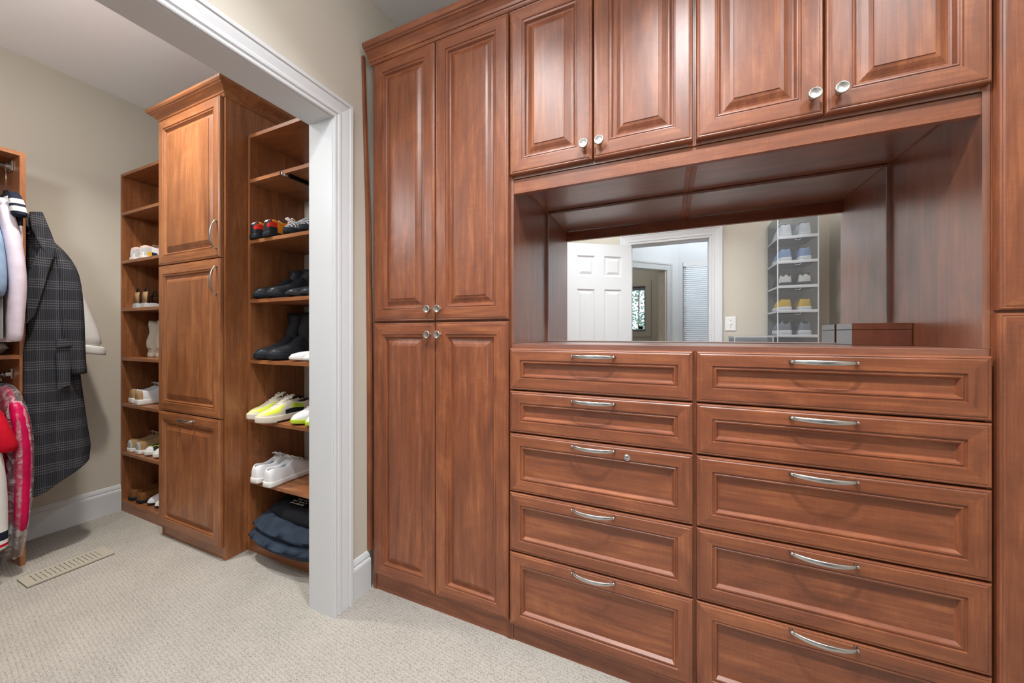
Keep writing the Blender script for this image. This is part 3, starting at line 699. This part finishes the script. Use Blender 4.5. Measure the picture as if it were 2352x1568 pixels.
# --- shelf under the valet rod: red, orange and black runners and a knit pair
def runner_f(i, j):
    jj = min(j, 11-j)
    if jj > 3: return 0
    if jj == 3: return 3 if i % 3 else 0
    if i < 3: return 3 if jj == 1 else (1 if jj == 0 or i < 2 else 2)
    d = i+2*(2-jj)
    return 2 if d < 9 else (3 if d < 11 else 1)
for X, wh in ((-1.994, NT), (-1.886, FT)):
    sneaker('running_shoe', 'red orange and black running shoe with white top on the upper shelf, '+wh, X, 1.318, ZRs[2], PI*.97, .285, HIGHT, .024, ('white_leather', 'black_sole', 'orange', 'shoe_red', 'white_leather'), 'black_sole', 'white_cotton', runner_f, 'red and orange running shoes')
for X, wh in ((-1.768, 'in full view'), (-1.650, 'half behind the jamb')):
    sneaker('knit_shoe', 'grey striped knit shoe with black sole on the upper shelf, '+wh, X, 1.335, ZRs[2], 0, .290, [(0, .10), (.03, .115), (.1, .12), (.25, .12), (.4, .125), (.45, .13), (.54, .128), (.62, .115), (.75, .085), (.88, .066), (.96, .050), (1, .032)], .034, ('melange_knit',), 'black_sole', None, None, 'grey knit shoes', lining=None, wk=1.15)
# --- black ankle boots and black shoes
for X, wh in ((-1.995, NT), (-1.887, FT)):
    boot('ankle_boot', 'creased black leather ankle boot on the shelf below the runners, '+wh, X, 1.325, ZRs[3], 0, .290, .185, .046, 'black_leather', 'black_sole', 'black ankle boots', .02)
for X, wh in ((-1.742, NT), (-1.636, FT)):
    sneaker('leather_shoe', 'black leather shoe with grey sole edge beside the ankle boots, '+wh, X, 1.325, ZRs[3], 0, .280, LOAF, .022, ('black_leather',), 'charcoal', None, None, 'black leather shoes', lining='black_cotton')
# --- tall black boots and white slippers
for X, wh in ((-1.985, NT), (-1.880, FT)):
    boot('tall_boot', 'black rubber-soled pull-on boot standing on the eye-level shelf, '+wh, X, 1.325, ZRs[4], 0, .295, .262, .056, 'black_leather', 'black_sole', 'tall black boots', .012, hs=.034)
for X, wh in ((-1.720, NT), (-1.612, FT)):
    sneaker('slipper', 'flat white slipper beside the tall black boots, '+wh, X, 1.320, ZRs[4], 0, .265, [(0, .034), (.1, .038), (.45, .040), (.54, .050), (.75, .046), (.96, .036), (1, .024)], .020, ('white_leather',), 'sole_white', None, None, 'white slippers', lining=None)
# --- yellow, cream and black trainers
def trainer_f(i, j):
    if j in (0, 11): return 1 if 3 < i < 9 else 0
    if j in (1, 10): return 2 if 9 < i < 13 else (3 if 3 < i < 7 else 0)
    if j in (2, 9): return 2 if i > 8 else (1 if i < 3 else 0)
    if 4 < j < 7: return 2 if i > 10 else 0
    return 0 if i > 4 else 4
def tr_sole(i, j): return 1 if (j in (1, 7) and 5 <= i <= 10) else 0
for X, y, wh in ((-1.990, 1.300, NT), (-1.868, 1.268, FT)):
    sneaker('trainer', 'cream and neon yellow trainer with black sole wedge, '+wh, X, y, ZRs[5], -.05, .300, HIGHT, .036, ('cream_leather', 'black_sole', 'yellow_mesh', 'lime', 'charcoal'), ('cream_leather', 'black_sole'), 'cream_cotton', trainer_f, 'yellow trainers', lining='charcoal', solef=tr_sole)
for X, wh in ((-1.703, NT), (-1.596, FT)):
    sneaker('trainer', 'white trainer with green sole edge beside the yellow trainers, '+wh, X, 1.325, ZRs[5], 0, .285, LOW, .026, ('white_leather',), 'lime', 'white_cotton', None, 'white and green trainers')
# --- white leather sneakers, heels out
for X, y, wh in ((-1.985, 1.312, NT), (-1.872, 1.305, FT)):
    sneaker('sneaker', 'plain white leather sneaker, heel outward, near the bottom shelf, '+wh, X, y, ZRs[6], PI+.06, .290, HIGHT, .028, ('white_leather',), 'sole_white', 'white_cotton', None, 'white leather sneakers on the shelf by the jamb')
# --- left shelves
WN, TN = 'nearer the wall', 'nearer the tower'
def pattern_f(i, j): return ((i*7+j*3+(i*j) % 3) % 4)+1 if min(j, 11-j) < 2 else (0 if (i+j) % 5 else 1)
for X, wh in ((-3.205, WN), (-3.090, TN)):
    sneaker('patterned_shoe', 'pink, blue and yellow patterned shoe with laces on the third shelf, '+wh, X, 1.285, ZLs[2], PI, .285, HIGHT, .022, ('pale_pink', 'white_leather', 'navy', 'mustard', 'light_grey'), 'sole_white', 'cream_cotton', pattern_f, 'patterned shoes', lining='pale_pink')
def strap(t, L, hts, hs):
    mb = MB()
    for s, hh in ((.06, .10), (.22, .085), (.52, .075), (.70, .055)):
        wv_ = interp(WT, s)*1.0; y = L/2-s*L
        mb.tube([(-wv_, y, hs), (-wv_*.95, y, hs+hh*.5), (-wv_*.4, y, hs+hh*.9), (0, y, hs+hh), (wv_*.4, y, hs+hh*.9), (wv_*.95, y, hs+hh*.5), (wv_, y, hs)], .0045, 6)
    mb.tube([(-.03, L/2-.22*L, hs+.05), (-.02, L/2-.38*L, hs+.06), (0, L/2-.54*L, hs+.072), (.02, L/2-.38*L, hs+.06), (.03, L/2-.22*L, hs+.05)], .0045, 6)
    mb.build('straps', 'dark_brown', t, smooth=True, local=True)
for X, wh in ((-3.190, WN), (-3.085, TN)):
    t = thing('sandal', 'dark strappy sandal on the fourth shelf by the wall, '+wh, 'sandal', (X, 1.285, ZLs[3]+.0005), PI, 'strappy sandals')
    u, so, Rs = shoe_mesh(.26, LOW, .03); so.rings(Rs); so.build('sole', 'light_grey', t, local=True); strap(t, .26, LOW, .03)
    bm_ = MB(); bm_.rings([[(-.030, .125, .032), (.030, .125, .032)], [(-.034, .125, .075), (.034, .125, .075)], [(-.028, .120, .105), (.028, .120, .105)]], False, False, False); bm_.build('heel_counter', 'tan_suede', t, smooth=True, local=True, solid=.003)
for X, wh in ((-3.150, WN), (-3.045, TN)):
    boot('ankle_boot', 'cream ankle boot with tall shaft on the fifth shelf by the wall, '+wh, X, 1.335, ZLs[4], PI, .250, .235, .044, 'cream_leather', 'cream_leather', 'cream ankle boots', -.004)
for X, y, wh in ((-3.212, 1.285, WN), (-3.095, 1.270, TN)):
    sneaker('sneaker', 'white chunky sneaker with tan heel on the sixth shelf by the wall, '+wh, X, y, ZLs[5], PI, .290, HIGHT, .036, ('white_leather', 'tan_suede'), 'sole_white', 'white_cotton', lambda i, j: 1 if i < 2 else 0, 'white chunky sneakers')
for X, wh in ((-3.220, WN), (-3.114, 'beside the running shoe')):
    sneaker('sneaker', 'tan suede sneaker with white sole, heel outward, on a low shelf, '+wh, X, 1.275, ZLs[6], PI, .280, LOW, .026, ('tan_suede', 'light_grey'), 'sole_white', 'cream_cotton', lambda i, j: 1 if i < 1 else 0, 'tan suede sneakers')
for X, wh in ((-3.006, 'beside the tan sneaker'), (-2.899, 'partly behind the tower')):
    sneaker('running_shoe', 'black and lime running shoe with white sole on a low shelf, '+wh, X, 1.275, ZLs[6], 0, .285, HIGHT, .030, ('charcoal', 'lime', 'white_leather'), 'sole_white', 'lime', lambda i, j: 2 if i > 12 else (1 if (i+j) % 4 == 0 else 0), 'black and lime running shoes')
for X, wh in ((-3.217, WN), (-3.112, 'beside the white flat')):
    sneaker('loafer', 'brown leather loafer with black sole on the bottom shelf, '+wh, X, 1.280, ZLs[7], PI, .280, LOAF, .020, ('brown_leather',), 'black_sole', None, None, 'brown loafers', lining='dark_brown')
for X, wh in ((-3.013, 'beside the brown loafer'), (-2.922, 'partly behind the tower')):
    sneaker('ballet_flat', 'white flat shoe on the bottom shelf, '+wh, X, 1.270, ZLs[7], 0, .245, LOAF, .012, ('white_leather',), 'black_sole', None, None, 'white flats', lining='black_cotton', wk=.85)
# --- folded dark jeans and shirt on the bottom shelf
fj = thing('folded_clothes', 'folded dark blue jeans under a black printed shirt on the bottom shelf', 'clothes', (-1.74, 1.29, ZRs[7]))
def pad(x0, x1, y0, y1, z0, z1, seed, nx=14, ny=10, sag=.03):
    mb = MB(); top = []; bot = []
    for i in range(nx+1):
        for j in range(ny+1):
            u, v = i/nx, j/ny; e = (min(u, 1-u, .18)/.18)**.5*(min(v, 1-v, .18)/.18)**.5 if 0 < u < 1 and 0 < v < 1 else 0
            cu, cv = 2*u-1, 2*v-1; u2, v2 = .5+.5*cu*math.sqrt(1-.36*cv*cv), .5+.5*cv*math.sqrt(1-.36*cu*cu)
            x, y = lerp(x0, x1, u2), lerp(y0, y1, v2); nn = noise.noise(Vector((x*9, y*9, seed)))*.030+noise.noise(Vector((x*24, y*24, seed)))*.010
            zm = (z0+z1)/2
            top.append((x+nn*.3, y+nn*.5, lerp(zm, z1+nn, e))); bot.append((x, y, lerp(zm, z0, min(1, e*1.6))))
    b0 = len(mb.v); mb.v += top; b1 = len(mb.v); mb.v += bot
    for i in range(nx):
        for j in range(ny):
            q = (i*(ny+1)+j, (i+1)*(ny+1)+j, (i+1)*(ny+1)+j+1, i*(ny+1)+j+1)
            mb.face([b0+k for k in q]); mb.face([b1+k for k in q[::-1]])
    idx = [i*(ny+1) for i in range(nx+1)]+[nx*(ny+1)+j for j in range(1, ny+1)]+[i*(ny+1)+ny for i in range(nx-1, -1, -1)]+[j for j in range(ny-1, 0, -1)]
    for k in range(len(idx)): a, b_ = idx[k], idx[(k+1) % len(idx)]; mb.face((b0+a, b0+b_, b1+b_, b1+a))
    return mb
pad(-2.045, -1.42, 1.105, 1.49, ZRs[7]+.001, ZRs[7]+.075, 3, 20, 14).build('jeans_fold', 'dark_denim', fj, smooth=True)
pad(-2.035, -1.42, 1.125, 1.49, ZRs[7]+.050, ZRs[7]+.130, 8, 20, 14).build('jeans_fold', 'dark_denim', fj, smooth=True)
pad(-1.97, -1.41, 1.185, 1.49, ZRs[7]+.105, ZRs[7]+.200, 5, 20, 14).build('shirt_fold', 'black_cotton', fj, smooth=True)
mb = MB()
for r_ in range(3):                                                 # unreadable white print on the shirt
    x = -1.835+.012*r_
    while x < -1.705:
        wd = random.uniform(.003, .007); y = 1.238+r_*.020+random.uniform(-.001, .001); z = ZRs[7]+.197
        if random.random() > .2: mb.box(x, x+wd, y, y+random.uniform(.005, .012), z, z+.0012)
        x += wd+random.uniform(.002, .006)
mb.build('print', 'white_cotton', fj)
# ------------------------------------------------------------------ clear shoe boxes seen in the mirror
def shoe_box(x0, x1, y0, y1, z0, z1, label, handle=True):           # opening towards +y
    t = thing('shoe_box', label, 'shoe box', ((x0+x1)/2, (y0+y1)/2, z0), group='clear shoe boxes')
    th = .003; mb = MB(); z1 -= .001
    mb.box(x0, x0+th, y0, y1, z0, z1); mb.box(x1-th, x1, y0, y1, z0, z1); mb.box(x0+th, x1-th, y0, y0+th, z0, z1); mb.box(x0+th, x1-th, y0+th, y1, z1-th, z1)
    mb.build('shell', 'clear_plastic', t)
    bx(x0+th, x1-th, y0+th, y1, z0, z0+.010).build('floor_tray', 'clear_edge', t)
    e = .007; mb = MB()
    mb.box(x0, x0+e, y1, y1+.006, z0, z1); mb.box(x1-e, x1, y1, y1+.006, z0, z1); mb.box(x0+e, x1-e, y1, y1+.006, z1-e, z1); mb.box(x0+e, x1-e, y1, y1+.006, z0, z0+.014)
    mb.box(x0-.001, x0+.004, y0, y1, z1-.006, z1); mb.box(x0-.001, x0+.004, y0, y1, z0, z0+.006); mb.box(x0-.001, x0+.004, y0, y0+.006, z0, z1)
    mb.build('frame', 'clear_edge', t)
    d = bx(x0+e+.002, x1-e-.002, y1+.001, y1+.004, z0+.016, z1-e-.002).build('drop_front', 'clear_plastic', t)
    if handle:
        cx = (x0+x1)/2; mb = MB(); mb.tube([(cx+.018*math.cos(a), y1+.007, z1-.012+.012*math.sin(a)) for a in (PI+PI*k/8 for k in range(9))], .0014, 6); mb.build('finger_pull', 'clear_edge', d)
    return t
BX0, BX1, BY0, BY1 = .783, 1.046, YR+.012, -.196
bounds = [1.136, 1.3295, 1.523, 1.7165, 1.910, 2.0935]
inside = ['dark grey sneakers with white soles', 'yellow slip-ons', 'black shoes with cream heels', 'pale blue sneakers', 'white sneakers']
for k in range(5): shoe_box(BX0, BX1, BY0, BY1, bounds[k], bounds[k+1], 'clear plastic shoe box holding '+inside[k]+', seen in the mirror')
for k in range(6):
    shoe_box(BX0, BX1, BY0, BY1, .003+k*.18885, .003+(k+1)*.18885, 'clear empty shoe box in the lower part of the stack by the wall corner', False)
    shoe_box(.490, .760, BY0, BY1, .003+k*.18885, .003+(k+1)*.18885, 'clear empty shoe box in the shorter stack beside the tall stack' if k < 5 else 'topmost clear shoe box of the shorter stack below the light switch', False)
def boxed(k, name, lab, hts, mats, sole, colf=None, lining='grey_lining', lace=None, hs=.028, wk=1.0):
    hts = [(a_, b_*1.12) for a_, b_ in hts]
    for X, wh in ((.853, 'nearer the switch'), (.977, 'nearer the corner')):
        sneaker(name, lab+' in a clear box, '+wh, X, -.352, bounds[k]+.0105, .05, .285, hts, hs, mats, sole, lace, colf, lab, lining=lining, wk=1.12)
# heels face the room: toe points to -y, towards the wall
boxed(0, 'sneaker', 'dark grey sneaker with white sole', HIGHT, ('grey_suede', 'charcoal', 'white_leather'), 'sole_white', lambda i, j: 1 if (3 <= j <= 8 and i < 7) else 0, 'charcoal', hs=.036)
boxed(1, 'slip_on', 'yellow slip-on shoe', LOW, ('mustard', 'navy'), 'sole_white', lambda i, j: 1 if i > 9 else 0, 'charcoal')
boxed(2, 'shoe', 'black shoe with cream heel panel', HIGHT, ('black_cotton', 'cream_cotton'), 'black_sole', lambda i, j: 1 if (i < 3 and j in (0, 1, 10, 11)) else 0, 'black_cotton')
boxed(3, 'sneaker', 'pale blue sneaker with white sole', HIGHT, ('sky_blue',), 'sole_white', None, 'navy', hs=.034)
boxed(4, 'sneaker', 'white sneaker with laces', HIGHT, ('white_leather',), 'sole_white', None, 'grey_lining', 'white_cotton')
# ------------------------------------------------------------------ clothes
def drape(rows, xc, yc, n=28, amp=.006, seed=0, folds=7):           # rows: (z, half width x, half depth y, dx, dy)
    R = []
    for z, hx, hy, dx, dy in rows:
        ring = []
        for k in range(n):
            a = 2*math.pi*k/n; ca, sa = math.cos(a), math.sin(a)
            fx = math.copysign(abs(ca)**.7, ca)*hx; fy = math.copysign(abs(sa)**.8, sa)*hy
            g = amp*math.sin(folds*a+seed+z*2.2)*(.4+.6*min(1, (rows[0][0]-z)*2))+amp*.8*noise.noise(Vector((ca*2, sa*2+seed, z*4)))
            xx, yy = xc+dx+fx+g*ca, yc+dy+fy+g*sa
            ring.append((max(xx, -3.278), min(yy, .644) if xx < -2.94 else yy, z))
        R.append(ring)
    return R
def hanger(t, xc, yc, zrod, ztop, hw, mat='black_cotton', wire='nickel'):
    mb = MB(); c0 = (xc, yc, zrod+.015)
    pts = [(xc+.017*math.cos(a), yc, zrod+.0005+.017*math.sin(a)) for a in [(-.3+k*.42) for k in range(9)]]+[(xc-.004, yc, zrod-.03), (xc, yc, ztop+.03)]
    mb.tube(pts, .0018, 6); mb.build('hanger_hook', wire, t, smooth=True)
    mb = MB(); mb.tube([(xc-hw, yc, ztop-.07), (xc-hw*.5, yc, ztop-.02), (xc, yc, ztop+.03), (xc+hw*.5, yc, ztop-.02), (xc+hw, yc, ztop-.07)], [.005, .008, .009, .008, .005], 8); mb.build('hanger_arms', mat, t, smooth=True)
def garment(name, label, cat, yc, zrod, rows, mats, mf=None, seed=0, xc=-3.06, amp=.006, sleeve=None, smat=None, extra=None):
    t = thing(name, label, cat, (xc, yc, rows[-1][0]))
    hanger(t, xc, yc, zrod, rows[0][0]-.02, rows[1][1]*.82)
    mb = MB(); mb.rings(drape(rows, xc, yc, seed=seed, amp=amp), True, True, False, mf)
    mb.build('body', list(mats), t, smooth=True, sub=1)
    if sleeve:
        s = MB(); R = []
        for (x, y, z, rx, ry) in sleeve:
            R.append([(x+rx*math.cos(a)+.004*math.sin(3*a+z*20+seed), y+ry*math.sin(a), z) for a in (2*math.pi*k/14 for k in range(14))])
        s.rings(R, True, True, True, smat); s.build('sleeve', list(mats), t, smooth=True, sub=1)
    return t
U, Lr = 2.000, .950
garment('striped_shirt', 'navy and white striped short-sleeved top nearest the upper rod bracket', 'shirt', .632, U, [(1.86, .05, .012, 0, 0), (1.84, .12, .015, 0, 0), (1.78, .20, .016, 0, 0), (1.70, .22, .014, 0, 0), (1.45, .20, .013, 0, 0), (1.30, .20, .013, 0, 0)],
        ('navy_knit', 'white_cotton'), lambda i, j: i % 2, 1,
        sleeve=[(-2.905, .622, 1.842, .026, .016), (-2.880, .620, 1.805, .034, .020), (-2.868, .620, 1.800, .036, .021), (-2.850, .620, 1.765, .040, .023), (-2.848, .620, 1.760, .040, .023), (-2.835, .620, 1.730, .040, .024), (-2.822, .622, 1.704, .040, .024)], smat=lambda i, j: [0, 0, 1, 0, 1, 0][i], amp=.002)
garment('sweater', 'lilac knit sweater with long sleeve hanging from the upper rod', 'sweater', .605, U, [(1.83, .05, .014, 0, 0), (1.80, .12, .017, 0, 0), (1.73, .20, .018, 0, 0), (1.60, .21, .018, 0, 0), (1.30, .21, .018, 0, 0), (1.13, .20, .017, 0, 0), (1.115, .19, .016, 0, 0)],
        ('lilac_knit',), None, 2, amp=.003,
        sleeve=[(-2.900, .592, 1.775, .028, .018), (-2.870, .598, 1.70, .038, .024), (-2.845, .605, 1.60, .042, .028), (-2.828, .612, 1.48, .040, .029), (-2.822, .616, 1.38, .038, .028), (-2.826, .612, 1.25, .036, .026), (-2.830, .609, 1.135, .036, .024), (-2.830, .609, 1.115, .033, .022)])
garment('denim_shirt', 'light blue denim shirt at the left edge of the photo on the upper rod', 'shirt', .556, U, [(1.80, .05, .014, 0, 0), (1.77, .12, .018, 0, 0), (1.69, .20, .020, 0, 0), (1.60, .215, .022, 0, 0), (1.40, .215, .022, 0, 0), (1.31, .21, .021, 0, 0)],
        ('denim_blue',), None, 3, amp=.003, sleeve=[(-2.880, .552, 1.68, .030, .020), (-2.845, .553, 1.60, .038, .026), (-2.822, .556, 1.48, .040, .029), (-2.820, .558, 1.38, .038, .028), (-2.825, .556, 1.315, .034, .024)])
garment('long_shirt', 'grey jersey top hanging behind the denim shirt', 'shirt', .581, U, [(1.82, .05, .006, 0, 0), (1.78, .12, .007, 0, 0), (1.72, .19, .008, 0, 0), (1.4, .20, .008, 0, 0), (1.13, .20, .008, 0, 0)], ('grey_jersey',), None, 4, amp=.0015)
# lower rod
garment('polo_shirt', 'bright red short-sleeved shirt on the lower rod at the left edge', 'shirt', .560, Lr, [(.875, .05, .014, 0, 0), (.85, .12, .018, 0, 0), (.79, .20, .020, 0, 0), (.70, .22, .022, 0, 0), (.50, .21, .022, 0, 0), (.42, .21, .022, 0, 0)],
        ('red_cotton',), None, 5, amp=.004, sleeve=[(-2.875, .556, .815, .030, .020), (-2.840, .560, .75, .042, .030), (-2.815, .572, .67, .046, .036), (-2.800, .583, .60, .046, .040)])
garment('long_cardigan', 'long white cardigan with navy and red striped hem beside the garment bag', 'cardigan', .512, Lr, [(.86, .05, .014, 0, 0), (.83, .12, .02, 0, 0), (.76, .20, .024, 0, 0), (.60, .225, .030, 0, 0), (.40, .235, .036, 0, 0), (.225, .24, .040, 0, 0), (.218, .24, .040, 0, 0), (.210, .24, .040, 0, 0), (.195, .24, .040, 0, 0), (.187, .24, .040, 0, 0), (.160, .24, .040, 0, 0)],
        ('white_cotton', 'navy_knit', 'red_cotton'), lambda i, j: {5: 1, 8: 2}.get(i, 0), 6, amp=.004,
        sleeve=[(-2.86, .516, .78, .03, .02), (-2.825, .530, .70, .045, .03), (-2.812, .545, .55, .045, .034), (-2.808, .552, .40, .042, .034), (-2.808, .552, .225, .040, .033), (-2.808, .552, .216, .040, .033), (-2.808, .552, .195, .040, .033), (-2.808, .552, .187, .040, .033), (-2.808, .552, .165, .040, .033)], smat=lambda i, j: {4: 1, 6: 2}.get(i, 0))
bg_ = garment('bagged_dress', 'magenta dress inside a clear crinkled plastic garment bag on the lower rod', 'dress', .618, Lr, [(.895, .05, .016, 0, 0), (.87, .12, .020, 0, 0), (.80, .19, .022, 0, 0), (.65, .20, .024, 0, 0), (.45, .20, .024, 0, 0), (.25, .19, .022, 0, 0)], ('magenta_satin',), None, 7, amp=.006,
        sleeve=[(-2.885, .618, .84, .028, .020), (-2.850, .628, .76, .036, .028), (-2.832, .634, .62, .036, .030), (-2.830, .632, .45, .034, .028), (-2.832, .628, .30, .030, .024), (-2.834, .626, .20, .026, .020)])
mb = MB(); mb.rings(drape([(.91, .05, .016, 0, 0), (.885, .13, .026, .004, .002), (.82, .205, .034, .012, .006), (.72, .235, .044, .018, .012), (.62, .243, .050, .02, .014), (.45, .24, .050, .02, .012), (.30, .235, .046, .018, .008), (.18, .225, .042, .012, .004), (.105, .21, .036, .008, 0), (.085, .205, .036, .006, 0)], -3.06, .618, n=44, amp=.010, seed=9, folds=11), True, True, False)
mb.build('plastic_cover', 'garment_film', bg_, smooth=True, sub=1)
# grey folded cloth on the middle shelf
gs = thing('folded_blanket', 'grey folded blanket on the middle shelf under the hanging tops', 'blanket', (-3.1, .58, 1.049))
for k in range(1): pad(-3.25, -2.975, .42, .640, 1.0495, 1.110, 21+k, 8, 8).build('fold', 'grey_jersey', gs, smooth=True)
# plaid overcoat on the end of the hanging unit
oc = thing('overcoat', 'long dark grey plaid overcoat hanging at the end of the hanging section', 'coat', (-3.0, .76, .34))
def coat_ring(z):
    yr = interp([(.33, .885), (.49, .893), (.60, .885), (.85, .862), (1.10, .842), (1.32, .828), (1.45, .815), (1.54, .800), (1.60, .775), (1.66, .748), (1.72, .730), (1.77, .714)][::1], z)
    fl = interp([(.33, .652), (1.10, .652), (1.20, .672), (1.77, .676)], z)
    xf = interp([(.33, -2.905), (.9, -2.918), (1.3, -2.925), (1.6, -2.935), (1.77, -2.955)], z)
    xb = interp([(.33, -3.15), (1.3, -3.13), (1.6, -3.10), (1.77, -3.03)], z)
    m = (fl+yr)/2; dy = yr-fl
    pts = [(xb, max(.674, fl)), (lerp(xb, xf, .55), max(.672, fl)), (xf-.02, max(.671, fl) if z > 1.15 else fl), (xf, fl+.012), (xf+.012, fl+dy*.28), (xf+.004, fl+dy*.45), (xf+.016, fl+dy*.62), (xf+.006, fl+dy*.80), (xf-.008, yr-.012), (xf-.045, yr), (lerp(xb, xf, .45), yr-.006), (xb+.015, yr-.03), (xb, m+.03), (xb-.005, m-.03)]
    out = []
    for i, (x, y) in enumerate(pts):
        g = .007*math.sin(i*1.9+z*3.1)*(1.2-z*.5)+.004*noise.noise(Vector((i*.7, z*5, 3)))
        hem = .0
        if z < .6:                                                  # hem rises towards the right end
            hem = max(0, (y-.70))*.75*((.6-z)/.27)
        out.append((x+g, max(y, .671) if x < -2.95 else y, z+hem))
    return out
mb = MB(); mb.rings([coat_ring(z) for z in (1.77, 1.72, 1.66, 1.60, 1.54, 1.48, 1.40, 1.30, 1.18, 1.08, .96, .84, .72, .60, .50, .41, .335)], True, True, False)
mb.build('body', 'plaid_wool', oc, smooth=True, sub=2)
mb = MB(); R = []
for x, y, z, rx, ry in ((-2.985, .742, 1.650, .020, .016), (-2.970, .768, 1.600, .036, .030), (-2.955, .786, 1.545, .048, .040), (-2.945, .800, 1.48, .052, .044), (-2.930, .806, 1.36, .052, .046), (-2.925, .810, 1.22, .050, .046), (-2.922, .816, 1.08, .048, .044), (-2.922, .822, .965, .046, .042), (-2.922, .823, .935, .046, .042), (-2.925, .823, .942, .036, .032)):
    R.append([(x+rx*math.cos(a)+.005*math.sin(2*a+z*14), y+ry*math.sin(a)+.003*math.sin(z*23), z) for a in (2*PI*k/16 for k in range(16))])
mb.rings(R, True, True, True); mb.build('sleeve', 'plaid_wool', oc, smooth=True, sub=1)
def slab(pts, th, n_=(1, 0, 0)):                                    # thin folded flap from an outline
    mb = MB(); a = [Vector(p) for p in pts]; b_ = [p+Vector(n_)*th for p in a]; mb.rings([a, b_]); return mb
slab([(-2.940, .673, 1.765), (-2.945, .716, 1.778), (-2.925, .738, 1.68), (-2.905, .752, 1.60), (-2.903, .742, 1.535), (-2.903, .722, 1.53), (-2.908, .700, 1.60), (-2.920, .676, 1.68)], .012).build('collar', 'plaid_wool', oc, bev=.004)
slab([(-2.904, .738, 1.535), (-2.904, .700, 1.585), (-2.904, .662, 1.45), (-2.900, .655, 1.20), (-2.896, .680, 1.24), (-2.898, .712, 1.40)], .011).build('lapel', 'plaid_wool', oc, bev=.003)
slab([(-2.886, .745, 1.125), (-2.884, .800, 1.130), (-2.882, .800, 1.088), (-2.884, .746, 1.082)], .009).build('pocket_flap', 'plaid_wool', oc, bev=.003)
slab([(-2.892, .747, 1.085), (-2.890, .797, 1.090), (-2.884, .795, .885), (-2.886, .752, .865)], .006).build('patch_pocket', 'plaid_wool', oc, bev=.002)
slab([(-2.958, .669, 1.748), (-2.958, .683, 1.748), (-2.955, .681, 1.695), (-2.955, .669, 1.695)], .006).build('hanger_clip', 'nickel', oc, bev=.001)
mb = MB(); mb.tube([(-2.955, .672, 1.70), (-2.953, .682, 1.672), (-2.953, .676, 1.655), (-2.956, .670, 1.660)], .002, 6); mb.build('hook_loop', 'nickel', oc)
# white coat behind
wc = thing('white_jacket', 'white jacket with turned-back cuff hanging behind the plaid overcoat', 'jacket', (-3.15, .86, .80))
mb = MB(); R = []
for x, y, z, rx, ry in ((-3.11, .830, 1.50, .035, .022), (-3.10, .850, 1.42, .045, .036), (-3.09, .870, 1.32, .048, .048), (-3.085, .890, 1.22, .050, .056), (-3.08, .906, 1.13, .052, .062), (-3.08, .914, 1.07, .052, .064)):
    R.append([(x+rx*math.cos(a), y+ry*math.sin(a), z+.004*math.sin(3*a)) for a in (2*PI*k/16 for k in range(16))])
mb.rings(R, True, True, True); mb.build('sleeve', 'white_cotton', wc, smooth=True, sub=1)
mb = MB(); R = []
for x, y, z, rx, ry in ((-3.08, .913, 1.090, .055, .066), (-3.08, .915, 1.082, .058, .070), (-3.08, .918, 1.050, .058, .071), (-3.08, .919, 1.034, .055, .067), (-3.08, .919, 1.044, .046, .056)):
    R.append([(x+rx*math.cos(a), y+ry*math.sin(a), z-.012*math.sin(a)) for a in (2*PI*k/18 for k in range(18))])
mb.rings(R, True, True, True); mb.build('cuff', 'white_cotton', wc, smooth=True, sub=1)
mb = MB(); mb.rings([[(x, y, z) for x, y in ((-3.275, .70), (-3.165, .69), (-3.160, .80), (-3.165, yr), (-3.23, yr+.01), (-3.275, yr))] for z, yr in ((1.56, .80), (1.40, .86), (1.10, .875), (.80, .885))], True, True, True)
mb.build('body', 'white_cotton', wc, smooth=True, sub=1)
